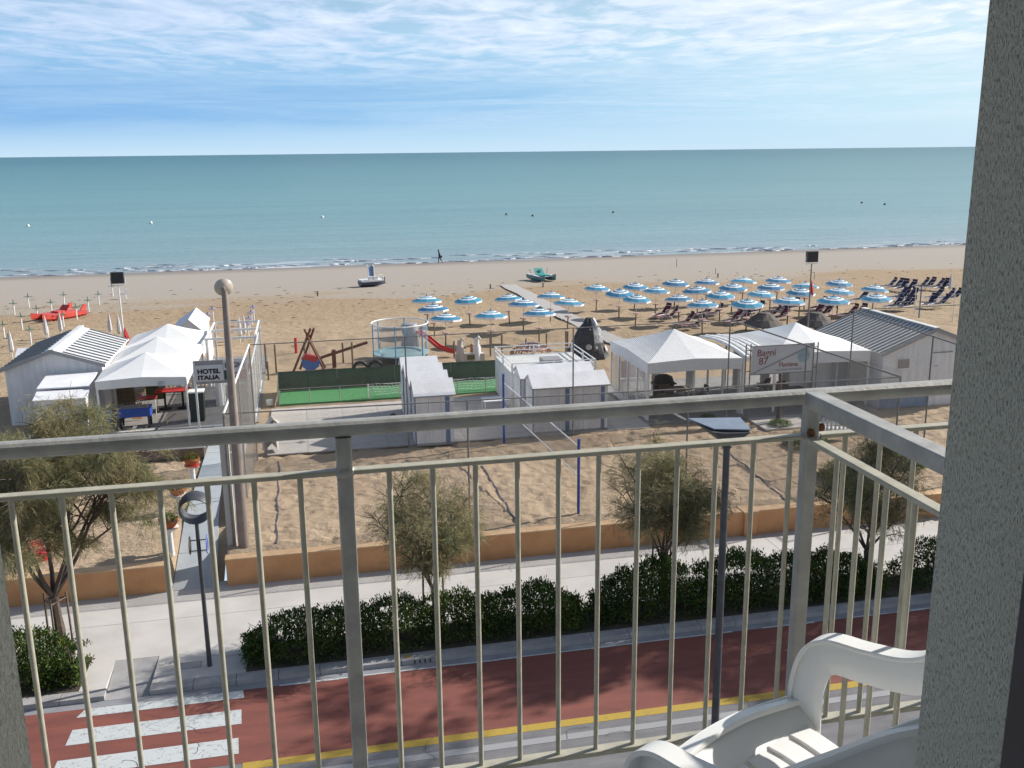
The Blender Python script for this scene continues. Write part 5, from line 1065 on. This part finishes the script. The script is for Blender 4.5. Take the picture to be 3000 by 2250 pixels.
g_ = G(1593, 824); t = thing('rescue_catamaran', 'white and teal twin-hulled beach boat resting on the flat sand', 'boat', (g_[0], g_[1] + .8, g_[2]), 14)
for x_ in (-.62, .62): hull(3.6, .55, .5, x_).rot(180).build('hull', M('pale_teal_hull', (.10, .20, .22), (.16, .28, .28), 3, .4), t); MB().box(x_ - .27, x_ + .27, -1.5, 1.55, .50, .54).build('deck', white, t)
MB().box(-.62, .62, -1.0, 1.0, .42, .50).build('bridge_deck', white, t); MB().slab([(-.52, .2, .5), (.52, .2, .5), (.44, .85, 1.15), (-.44, .85, 1.15)], .06, (0, -1, .3)).build('seat_back', teal, t); MB().box(-.5, .5, -.9, .15, .5, .62).build('bench', teal, t)
MB().lathe([(.001, 0), (.17, 0), (.17, .03), (.001, .03)], (0, .50, .87), 16, (0, -1, .7)).build('emblem', M('dark_teal', (.01, .07, .09), None, 3, .4), t)
MB().tube([(-.75, .8, .5), (-1.0, .7, 1.15)], .04, 6).build('oar', white, t); MB().tube([(.85, .6, .5), (1.0, .7, 1.15)], .03, 6).build('oar', greyp, t); MB().lathe([(.001, 0), (.13, .0), (.13, .03), (.001, .04)], (-1.0, .66, 1.05), 12, (0, -1, 0)).build('float_ring', white, t)
g_ = G(1093, 840); t = thing('pedal_boat', 'white pedal boat with navy hull and a tall blue slide', 'boat', (g_[0], g_[1] + .6, g_[2]), -76)
hull(2.6, 1.5, .50).build('hull', hull_d, t); MB().box(-.72, .72, -1.25, .95, .56, .66).build('deck', white, t); MB().box(-.74, .74, -1.27, .9, .50, .545).build('rubbing_strip', white, t)
m = MB(); ribbon(m, [(.30, -.2, .70), (.10, -.15, 1.3), (-.10, -.1, 1.85), (-.40, -.1, 1.9)], .55, .05, (0, 1, 0)); m.build('slide', blue_d, t)
for sg_ in (-1, 1): m = MB(); ribbon(m, [(.32, -.2 + .30 * sg_, .74), (.12, -.15 + .30 * sg_, 1.38), (-.08, -.1 + .30 * sg_, 1.98), (-.4, -.1 + .30 * sg_, 2.02)], .12, .06, (1, 0, 0)); m.build('slide_rim', white, t)
for y_ in (-.35, .15): MB().box(.30, .66, y_ - .2, y_ + .2, .66, 1.0).build('seat', white, t)
MB().tube([(.4, .5, .66), (.4, .5, 1.1), (.4, .95, 1.1), (.4, 1.0, .66)], .03, 6).build('handrail', white, t)
g_ = G(165, 938); t = thing('rescue_catamaran', 'faded red twin-hulled rescue boat among the white posts', 'boat', (g_[0], g_[1] + 1.0, g_[2] - .03), 142)
for x_ in (-.62, .62): hull(4.0, .5, .42, x_).build('hull', redb, t)
MB().box(-.85, .85, -1.1, 1.2, .42, .50).build('bridge_deck', redb, t); MB().slab([(-.45, -.3, .5), (.45, -.3, .5), (.4, -.75, .98), (-.4, -.75, .98)], .06, (0, 1, .3)).build('seat_back', redp, t); MB().box(-.4, .4, -.3, .35, .5, .62).build('bench', redb, t)
for x_ in (-.8, .8): MB().prism([(-1.9, .5), (-1.3, .5), (-1.7, .92), (-1.95, .95)], 'x', x_ - .05, x_ + .05).build('fin', redb, t)
for x_, y_, lb in ((1990, 530, 'white garden chair on the beach behind the floodlight mast'),):
    t = thing('plastic_chair', lb, 'chair', G(x_ / 5.53, 780 + y_ / 5.53), 100)
    MB().box(-.27, .27, -.25, .25, .40, .44).build('seat', plastic, t); MB().slab([(-.26, -.26, .44), (.26, -.26, .44), (.24, -.38, .88), (-.24, -.38, .88)], .03, (0, 1, .2)).build('backrest', plastic, t)
    for a in (-.26, .26):
        MB().tube([(a, -.3, .66), (a, .2, .66), (a, .27, .55), (a, .27, 0)], .03, 6).build('armrest', plastic, t); MB().tube([(a, -.25, .42), (a, -.33, 0)], .03, 6).build('leg', plastic, t)

# grey plank walkway through the parasols
A0, B0 = Vector((18.9, 91.0, 0)), Vector((18.9, 50.5, 0))
wk = bpy.data.objects.new('walkway', None); scene.collection.objects.link(wk); place(wk, (0, 0, 0)); wk['kind'] = 'structure'; me = None; tt = 50.5
while tt < 90.8:
    if me is None: o = MB().box(-.75, .75, 0, .93, -.06, .0).build('slab', M('walkway_slab', (.42, .40, .38), (.34, .325, .31), 2, .9, .3, 20), wk); me = o.data
    else: o = bpy.data.objects.new('slab', me); scene.collection.objects.link(o); o.parent = wk
    o.location = (19.0 + .09 * math.sin(tt * .7), tt, gz(tt + .4) + .07 + random.uniform(0, .015)); o.rotation_euler = (R(random.uniform(-.5, .5)), R(random.uniform(-.6, .6)), R(random.uniform(-.6, .6))); tt += .96

# flotsam on the tide line, buoys
fl_m = MB()
for _ in range(330):
    tt = random.gauss(86, 5) if random.random() < .7 else random.uniform(60, 100); s_ = random.uniform(-45, 75); L = random.uniform(.12, .6); a = random.uniform(-.6, .6)
    if 58 < tt < 75 and random.random() < .4: continue
    p = [(s_ + L * math.cos(a) * k / 3, tt + L * math.sin(a) * k / 3 + random.uniform(-.05, .05), gz(tt) + .03 + .02 * math.sin(k)) for k in range(4)]; fl_m.tube(p, [.008, .022, .018, .006], 4)
o = fl_m.build('flotsam', wood); place(o, (0, 0, 0)); tag(o, 'dark twigs and seaweed scraps scattered along the tide line', 'flotsam'); o['kind'] = 'stuff'
for i, (px_, py_, lb) in enumerate([(82, 662, 'far left'), (442, 653, 'left'), (944, 636, 'left of the middle'), (1484, 628, 'middle'), (1561, 632, 'just right of the middle'), (1797, 622, 'right of the middle'), (2525, 594, 'right'), (2592, 599, 'far right')]):
    d = _ray(px_, py_); p = _o + d * ((-1.4 - CZ) / d.z); single('buoy', MB().lathe([(.02, -.3), (.3, -.1), (.33, .1), (.2, .32), (.02, .36)], n=10), white if i < 3 else steel, 'small round buoy floating on the sea, ' + lb, 'buoy', (p.x, p.y, -1.42), 0, 'buoys on the sea', True)

# ------------------------------------------------------------------ person walking on the wet sand
pe = thing('person', 'person in dark clothes walking left along the wet sand, bag at the hip', 'person', (17.05, 124.3, -1.43), 0)
def skin_body(verts, edges, radii, name, mat, parent, root=0):
    me = bpy.data.meshes.new(name); me.from_pydata(verts, edges, []); o = bpy.data.objects.new(name, me); scene.collection.objects.link(o); o.parent = parent; me.materials.append(mat)
    md = o.modifiers.new('skin', 'SKIN'); lay = me.skin_vertices[0] if me.skin_vertices else None
    if lay is None: me.attributes.new('skin', 'FLOAT', 'POINT')
    for i, r_ in enumerate(radii): me.skin_vertices[0].data[i].radius = (r_, r_)
    me.skin_vertices[0].data[root].use_root = True
    md.use_smooth_shade = True; o.modifiers.new('sub', 'SUBSURF').levels = 1; return o
pv = [(0, 0, .92), (-.02, 0, 1.12), (-.05, 0, 1.38), (-.07, 0, 1.50), (-.10, 0, 1.62), (-.12, 0, 1.70),      # pelvis..head
      (-.02, .09, .88), (-.10, .10, .48), (-.10, .10, .07), (-.22, .10, .03),                                 # front leg
      (.02, -.09, .88), (.14, -.10, .50), (.38, -.10, .14), (.34, -.10, .04),                                 # trailing leg
      (-.06, .19, 1.40), (.02, .24, 1.14), (-.06, .22, .92), (-.04, -.19, 1.40), (.06, -.24, 1.14), (.12, -.22, .94)]
pe_e = [(0, 1), (1, 2), (2, 3), (3, 4), (4, 5), (0, 6), (6, 7), (7, 8), (8, 9), (0, 10), (10, 11), (11, 12), (12, 13), (2, 14), (14, 15), (15, 16), (2, 17), (17, 18), (18, 19)]
pr = [.13, .125, .15, .055, .09, .085, .09, .065, .045, .035, .09, .065, .045, .035, .06, .045, .035, .06, .045, .035]
skin_body(pv, pe_e, pr, 'body', cloth_k, pe)
MB().lathe([(.02, -.09), (.075, -.05), (.085, .03), (.06, .09), (.01, .11)], (-.135, 0, 1.63), 10).build('face', skin, pe, True); MB().lathe([(.02, -.06), (.10, -.03), (.105, .05), (.07, .11), (.01, .13)], (-.095, 0, 1.66), 10).build('hair', black, pe, True)
MB().box(.10, .30, -.30, -.20, .78, 1.02).build('bag', black, pe)

# ------------------------------------------------------------------ vegetation
def rand_unit(n):
    v = rng.normal(size=(n, 3)); return v / np.linalg.norm(v, axis=1)[:, None]
def tamarisk(st, H, crown_r, label, seed, n_sp, low=.35, lean=(0, 0), stakes=True):
    rs = np.random.default_rng(seed); rd = random.Random(seed)
    t = thing('tamarisk_tree', label, 'tree', st, 0, 'tamarisk trees along the promenade'); wood_mb = MB(); tips = []; env = lambda f: np.interp(f, [.1, .2, .38, .55, .75, .9, 1.05], [.6, .85, 1.05, .95, .75, .58, .40])
    fork = H * rd.uniform(.19, .24)
    tr = [(0, 0, -.1), (.03 + lean[0] * .2, 0, fork * .5), (lean[0] * .4, lean[1] * .4, fork)]; wood_mb.tube(catmull(tr, 3), [.085 * H / 5 + .02] * 4 + [.07 * H / 5 + .015] * 3, 8)
    tw = MB()
    def branch(p, d, L, r, lev):
        if lev >= 2 and math.hypot(p[0], p[1]) > crown_r * 1.12 * env(p[2] / H): return
        pts = [Vector(p)]; dd = Vector(d).normalized(); n = 5
        for i in range(n):
            dd = (dd + Vector((rd.uniform(-.22, .22), rd.uniform(-.22, .22), rd.uniform(-.05, .18) if lev < 2 else rd.uniform(-.3, .05)))).normalized(); pts.append(pts[-1] + dd * L / n)
        (wood_mb if lev < 2 else tw).tube(pts, [r * (1 - .7 * i / n) for i in range(n + 1)], 6 if lev < 2 else 3)
        if lev >= 1:
            for i in range(1, n + 1): tips.append((pts[i], (pts[i] - pts[i - 1]).normalized()))
        if lev < 3:
            for _ in range((7, 6, 4)[lev]):
                i = rd.randint(1 if lev else 2, n); a = rd.uniform(0, 6.28); o_ = Vector((math.cos(a), math.sin(a), rd.uniform(-.1, .6)))
                branch(pts[i], (pts[i] - pts[i - 1]).normalized() * .8 + o_ * .8, L * rd.uniform(.38, .62) * (1 if pts[i].z < H * .8 else .55), r * .5, lev + 1)
    for k in range(6):
        a = k * 1.05 + rd.uniform(-.3, .3); sl = crown_r / H * rd.uniform(.55, 1.15); branch((lean[0] * .4, lean[1] * .4, fork), (math.cos(a) * sl + lean[0] * .15, math.sin(a) * sl, .62), H * rd.uniform(.36, .52), .035 * H / 5 + .01, 0)
    wood_mb.build('trunk', bark, t); tw.build('twigs', bark, t)
    T = np.array([tuple(a) for a, b_ in tips]); D = np.array([tuple(b_) for a, b_ in tips])
    # keep foliage inside the crown envelope, thin out at random clumps
    idx = rs.integers(0, len(T), n_sp); P = T[idx] + rs.normal(size=(n_sp, 3)) * .10; d = D[idx] * .9 + rs.normal(size=(n_sp, 3)) * .55; d[:, 2] += rs.uniform(-.55, .25, n_sp)
    d /= np.linalg.norm(d, axis=1)[:, None]; rad = np.hypot(P[:, 0], P[:, 1]); keep = (P[:, 2] > H * low * rs.uniform(.45, .95, n_sp)) & (rad < crown_r * 1.12 * env(P[:, 2] / H) * (.72 + .55 * vnoise(np.arctan2(P[:, 1], P[:, 0]) * 2.2 + 9, P[:, 2] * 1.3, 1.0, seed)) * rs.uniform(.8, 1.12, n_sp)) & (vnoise(P[:, 0] * 1.8 + P[:, 1] * 1.1, P[:, 2] * 1.9, 1.0, seed + 3) > .36); P, d = P[keep], d[keep]; n = len(P)
    side = np.cross(d, rs.normal(size=(n, 3))); side /= np.linalg.norm(side, axis=1)[:, None] + 1e-6
    V = []; 
    for j_ in range(5):                    # each spray: five hair-thin needles fanning out along a droopy twig
        L = rs.uniform(.08, .27, n)[:, None]; dj = d + side * (j_ - 2) * .28 + rs.normal(size=(n, 3)) * .15; dj /= np.linalg.norm(dj, axis=1)[:, None]; w = .0032 + .0028 * rs.random((n, 1)); b0 = P + d * (.035 * j_); sj = np.cross(dj, side); sj /= np.linalg.norm(sj, axis=1)[:, None] + 1e-6; sj = np.where(rs.random((n, 1)) > .5, sj, side)
        V.append(np.stack([b0 - sj * w, b0 + sj * w, b0 + dj * L - np.array([0, 0, .15]) * L], 1))
    V = np.concatenate(V).reshape(-1, 3); Fc = np.arange(len(V)).reshape(-1, 3); o = np_mesh('crown', V, Fc, tam_m, t); o['kind'] = 'stuff'
    if stakes:
        for a in (.5, 2.6, 4.7): MB().tube([(.32 * math.cos(a), .32 * math.sin(a), 0), (.30 * math.cos(a), .30 * math.sin(a), 1.75)], .028, 6).build('stake', wood, t)
        for a, b_ in ((.5, 2.6), (2.6, 4.7), (4.7, .5)): MB().tube([(.30 * math.cos(a), .30 * math.sin(a), 1.6), (.30 * math.cos(b_), .30 * math.sin(b_), 1.6)], .018, 5).build('tie_bar', wood, t)
tamarisk((-6.62, 24.2, .12), 7.9, 3.0, 'tall feathery grey-brown tamarisk at the left edge, taller than the others', 11, 58000, .20)
tamarisk((2.85, 23.7, .12), 4.85, 1.9, 'thin feathery tamarisk with stakes behind the left part of the hedge', 12, 8200, .26)
tamarisk((9.30, 23.7, .12), 4.95, 1.85, 'fuller green tamarisk with stakes behind the middle of the hedge', 15, 12500, .26)
tamarisk((15.6, 23.7, .12), 4.6, 1.7, 'small dark tamarisk seen behind the side balusters', 14, 9500, .28)

def leaf_mass(n, sampler, size, seed):
    rs = np.random.default_rng(seed); P, N = sampler(rs, n); ax = rs.normal(size=(n, 3)) * .75 + N; ax /= np.linalg.norm(ax, axis=1)[:, None]
    sd2 = np.cross(ax, rs.normal(size=(n, 3))); sd2 /= np.linalg.norm(sd2, axis=1)[:, None] + 1e-6; L = size * rs.uniform(.7, 1.25, (n, 1)); w = L * .19
    mid = P + ax * L * .55; V = np.stack([P, mid + sd2 * w, P + ax * L, mid - sd2 * w], 1).reshape(-1, 3); return V, np.arange(n * 4).reshape(-1, 4)
def tall_tree(st, H, r_, label, seed):
    t = thing('tall_tree', label, 'tree', st, 0, 'tall trees further along the promenade'); rd = random.Random(seed)
    tr = MB(); tr.tube([(0, 0, -.1), (.1, 0, H * .4), (-.1, .1, H * .8)], [.22, .16, .07], 10); cl = []
    for k in range(16):
        a = rd.uniform(0, 6.28); z_ = H * rd.uniform(.48, .97); q = r_ * (1.15 - abs(z_ / H - .66) * 1.9) * rd.uniform(.3, 1); c = Vector((q * math.cos(a), q * math.sin(a), z_)); tr.tube([(0, 0, z_ - q * .5), c], [.06, .02], 5); cl.append((c, rd.uniform(.55, 1.0)))
    tr.build('trunk', bark, t); V = []; rs = np.random.default_rng(seed)
    for c, q in cl:
        def sampler(r2, n): u = rand_unit(n) * r2.uniform(.5, 1, (n, 1)); return u * q * np.array([1.2, 1.2, .7]) + np.array(tuple(c)), u
        V.append(leaf_mass(380, sampler, .24, rd.randint(1, 999))[0])
    V = np.concatenate(V); o = np_mesh('crown', V, np.arange(len(V)).reshape(-1, 4), hedge_m, t); o['kind'] = 'stuff'
def hedge(s0, s1, t0_, t1_, hgt, label, seed, dens=2700, name='hedge'):
    L = s1 - s0; D = t1_ - t0_; t = thing(name, label, 'hedge', (s0, t0_, .12), 0, 'hedges along the kerb')
    def sampler(rs, n):
        x = rs.uniform(0, L, n); a = rs.uniform(-1, 1, n); ht = hgt * (.96 + .30 * (vnoise(x, x * 0 + seed, 1.3, seed) - .35) + .22 * (vnoise(x, x * 0 + seed, 4.1, seed + 5) - .5)); dw = D / 2 * (.92 + .25 * (vnoise(x, x * 0 + 3, 1.6, seed + 1) - .5))
        en = np.clip(np.minimum(x, L - x) / .9, .25, 1) ** .5
        # superellipse cross-section, mostly near the surface
        th = rs.uniform(0, math.pi, n); rr_ = np.where(rs.random(n) < .72, rs.uniform(.86, 1.06, n), rs.uniform(.3, .95, n)); c, s_ = np.cos(th), np.sin(th)
        y_ = D / 2 + dw * np.sign(c) * np.abs(c) ** .55 * rr_ * (.7 + .3 * en); z_ = ht * en * np.abs(s_) ** .5 * rr_
        low = rs.random(n) < .22; z_ = np.where(low, rs.uniform(.0, .5, n) * ht, z_)
        N = np.stack([x * 0, c, np.abs(s_) + .35], 1); P = np.stack([x, y_, z_], 1) + rs.normal(size=(n, 3)) * .055; g_ = vnoise(P[:, 0] * 2.3, P[:, 2] * 2.6 + P[:, 1], 1.0, seed + 9) > .18; P[~g_] = P[g_][:1] if (~g_).any() else P[~g_]; return P, N
    V, Fc = leaf_mass(int(dens * L * (hgt + .1)), sampler, .10, seed); o = np_mesh('foliage', V, Fc, hedge_m, t); o['kind'] = 'stuff'
    st_ = MB(); rd = random.Random(seed)
    for k in range(int(L * 9)):
        x = rd.uniform(.1, L - .1); y_ = D / 2 + rd.uniform(-.35, .35); st_.tube([(x, y_, 0), (x + rd.uniform(-.15, .15), y_ + rd.uniform(-.2, .2), hgt * .5), (x + rd.uniform(-.3, .3), y_ + rd.uniform(-.4, .4), hgt * .85)], [.018, .012, .005], 4)
    st_.build('stems', bark, t)
hedge(-2.05, 6.8, 22.5, 23.75, 1.0, 'long dark glossy hedge along the kerb, left stretch starting by the ring lamp', 21, 3400)
hedge(7.0, 15.7, 22.5, 23.75, 1.25, 'taller dark hedge along the kerb, middle stretch behind the street lamp', 23, 3400)
hedge(16.3, 30, 22.5, 23.75, 1.28, 'hedge stretch beyond the small gap, at the right behind the balusters', 25, 1800)
hedge(-12, -5.85, 22.55, 24.0, 1.15, 'dark leafy shrub hedge at the left of the crossing ramp, below the big tree', 27, 3000)
hedge(-6.7, -5.95, 22.6, 23.6, .6, 'lighter green low bush against the left shrub hedge, beside the kerb', 29, 3600, 'bush')
for i, (s_, t_, hh_) in enumerate(((23.2, 25.1, 14.8), (26.0, 25.6, 13.2), (29.5, 25.0, 14), (33.5, 25.4, 13))): tall_tree((s_, t_, .12), hh_, 2.0, ['tall leafy promenade tree just beyond the rendered jamb, nearest of its row', 'second tall leafy promenade tree beyond the jamb', 'third tall leafy promenade tree beyond the jamb', 'farthest tall leafy promenade tree beyond the jamb'][i], 80 + i)
struct('hedge_bed', MB().box(-2.0, 40, 22.43, 23.8, .10, .128).box(-14, -5.85, 22.43, 24.1, .10, .128), M('dark_soil', (.05, .04, .03), (.08, .065, .05), 3, .95, .5, 20))
def small_plant(st, r_, hgt, n, label, cat='plant', name='shrub', mat=None, group=None, par=None, seed=1, size=.09):
    def sampler(rs, k):
        u = rand_unit(k); u[:, 2] = np.abs(u[:, 2]); q = rs.uniform(.5, 1, (k, 1)); P = u * q * np.array([r_, r_, hgt]); return P, u
    V, Fc = leaf_mass(n, sampler, size, seed)
    if par: o = np_mesh('foliage', V, Fc, mat or plant_m, par); return o
    t = thing(name, label, cat, st, 0, group); o = np_mesh('foliage', V, Fc, mat or plant_m, t); o['kind'] = 'stuff'; MB().tube([(0, 0, 0), (0, 0, hgt * .7)], .02, 5).build('stem', bark, t); return t
small_plant((19.3, 34.0, .9), .9, .5, 1500, 'low grey-green weeds on the sand near the corner post', name='weeds', seed=3, size=.12)
small_plant((21.6, 31.3, .9), 1.2, .55, 2600, 'rough grey-green ground plants beside the orange wall at the right', name='weeds', seed=4, size=.12)
small_plant((18.6, 30.0, .9), .9, .6, 1600, 'dry tangled brushwood pile behind the orange pillar', name='weeds', mat=tam_m, seed=5, size=.16)
small_plant((19.6, 36.8, .93), .5, .25, 700, 'flat low plant around the foot of the tree by the paving', name='ground_plant', seed=6)
small_plant((17.05, 38.6, .93), .35, .2, 300, 'small green tuft at the foot of the tall fence pole', name='ground_plant', seed=16)
st_t = thing('tree_trunk', 'bare brown tree trunk standing in front of the second tent', 'tree', (19.75, 37.3, .9)); MB().tube([(0, 0, 0), (.03, 0, 1.2), (-.02, 0, 2.2)], [.11, .09, .07], 8).build('trunk', bark, st_t)
bn_ = thing('white_bench', 'broken white picket bench on the sand near the handrail corner', 'bench', (20.3, 34.6, .9), -20)
for k in range(8): MB().box(k * .16, k * .16 + .09, 0, .03, .1, .85 - .05 * (k % 2)).build('picket', white, bn_)
for zz in (.3, .65): MB().box(-.05, 1.3, .03, .06, zz, zz + .06).build('bar', white, bn_)
MB().box(0, 1.2, .06, .45, .4, .44).build('seat', white, bn_)
# planters on white columns beside the path
for i, (px_, py_, topz, lb, fm) in enumerate([(503, 1618, .80, 'terracotta bowl of pink flowers on a white column, nearest the orange wall', pinkf), (527, 1500, .62, 'terracotta bowl on a white saucer, middle one beside the path', plant_m), (568, 1420, .75, 'terracotta bowl on a red saucer and column, farthest beside the path', redf)]):
    g_ = G(px_, py_); t = thing('flower_planter', lb, 'planter', g_, 0, 'planters beside the path')
    MB().lathe([(.10, -.1), (.085, 0), (.075, topz - .1), (.12, topz - .03)], n=12).build('column', white, t); MB().lathe([(.05, topz - .04), (.27, topz - .03), (.28, topz), (.05, topz + .01)], n=16).build('saucer', redp if i == 2 else white, t)
    MB().lathe([(.17, topz), (.24, topz + .10), (.29, topz + .22), (.28, topz + .24), (.02, topz + .18)], n=18).build('bowl', terrac, t, True)
    o = small_plant(None, .27, .26, 420, '', par=t, seed=40 + i); o.location = (0, 0, topz + .18)
    o = small_plant(None, .32, .28, 160, '', par=t, mat=fm, seed=50 + i, size=.06); o.location = (0, 0, topz + .18); o.name = 'flowers'
lp = thing('flower_bed_box', 'long dark planting trough with white rim in front of the left tent', 'planter', (-9.2, 38.2, .9)); MB().box(0, 4.9, 0, .08, 0, .42).build('front_board', wood, lp); MB().box(0, 4.9, .08, 1.5, 0, .30).build('soil', M('dark_soil', (.05, .04, .03)), lp); MB().box(-.03, 4.95, -.03, .10, .42, .47).build('rim', white, lp)
for k in range(5): o = small_plant(None, .35, .4, 350, '', par=lp, seed=60 + k); o.location = (.5 + k * 1.0, .7, .3)
small_plant((-8.9, 40.6, .93), .5, .55, 800, 'green weeds in front of the table football', name='weeds', seed=8, size=.13)
for i, (s_, t_) in enumerate(((-8.7, 29.3), (-8.1, 29.0))):
    t = thing('flower_pot', ['red geraniums in a pot behind the left orange wall, left one', 'red geraniums in a pot behind the left orange wall, right one'][i], 'planter', (s_, t_, .88)); MB().lathe([(.15, 0), (.24, .3), (.22, .32)], n=14).build('pot', redp, t)
    o = small_plant(None, .4, .4, 500, '', par=t, mat=redf, seed=70 + i, size=.08); o.location = (0, 0, .3)
# kerb ramp plate at the crossing
rm = thing('kerb_ramp', 'grey sloping dropped kerb from the crossing up to the pavement', 'ramp', (-5.2, 22.0, 0)); m = MB()
m.slab([(-.02, .05, .012), (.97, .05, .012), (.98, 1.74, .118), (-.04, 1.74, .118)], .10); m.build('plate', kerbc, rm)
mh = thing('manhole_cover', 'rectangular metal cover with a patched concrete edge beside the ring lamp', 'manhole', (-3.65, 22.95, .12)); MB().box(0, .52, 0, .26, 0, .006).build('plate', kerbc, mh); MB().box(-.03, .55, -.03, .29, 0, .003).build('frame', steel, mh)
dg_ = thing('drain_grate', 'dark slotted drain opening in the kerb face', 'drain', (2.1, 22.06, .02))
for k in range(4): MB().box(k * .13, k * .13 + .035, -.006, .01, .0, .09).build('slot', black, dg_)
MB().lathe([(.001, 0), (.09, 0), (.09, .004), (.001, .004)], (-.12, .2, .107), 14).build('yellow_mark', paint_y, dg_)
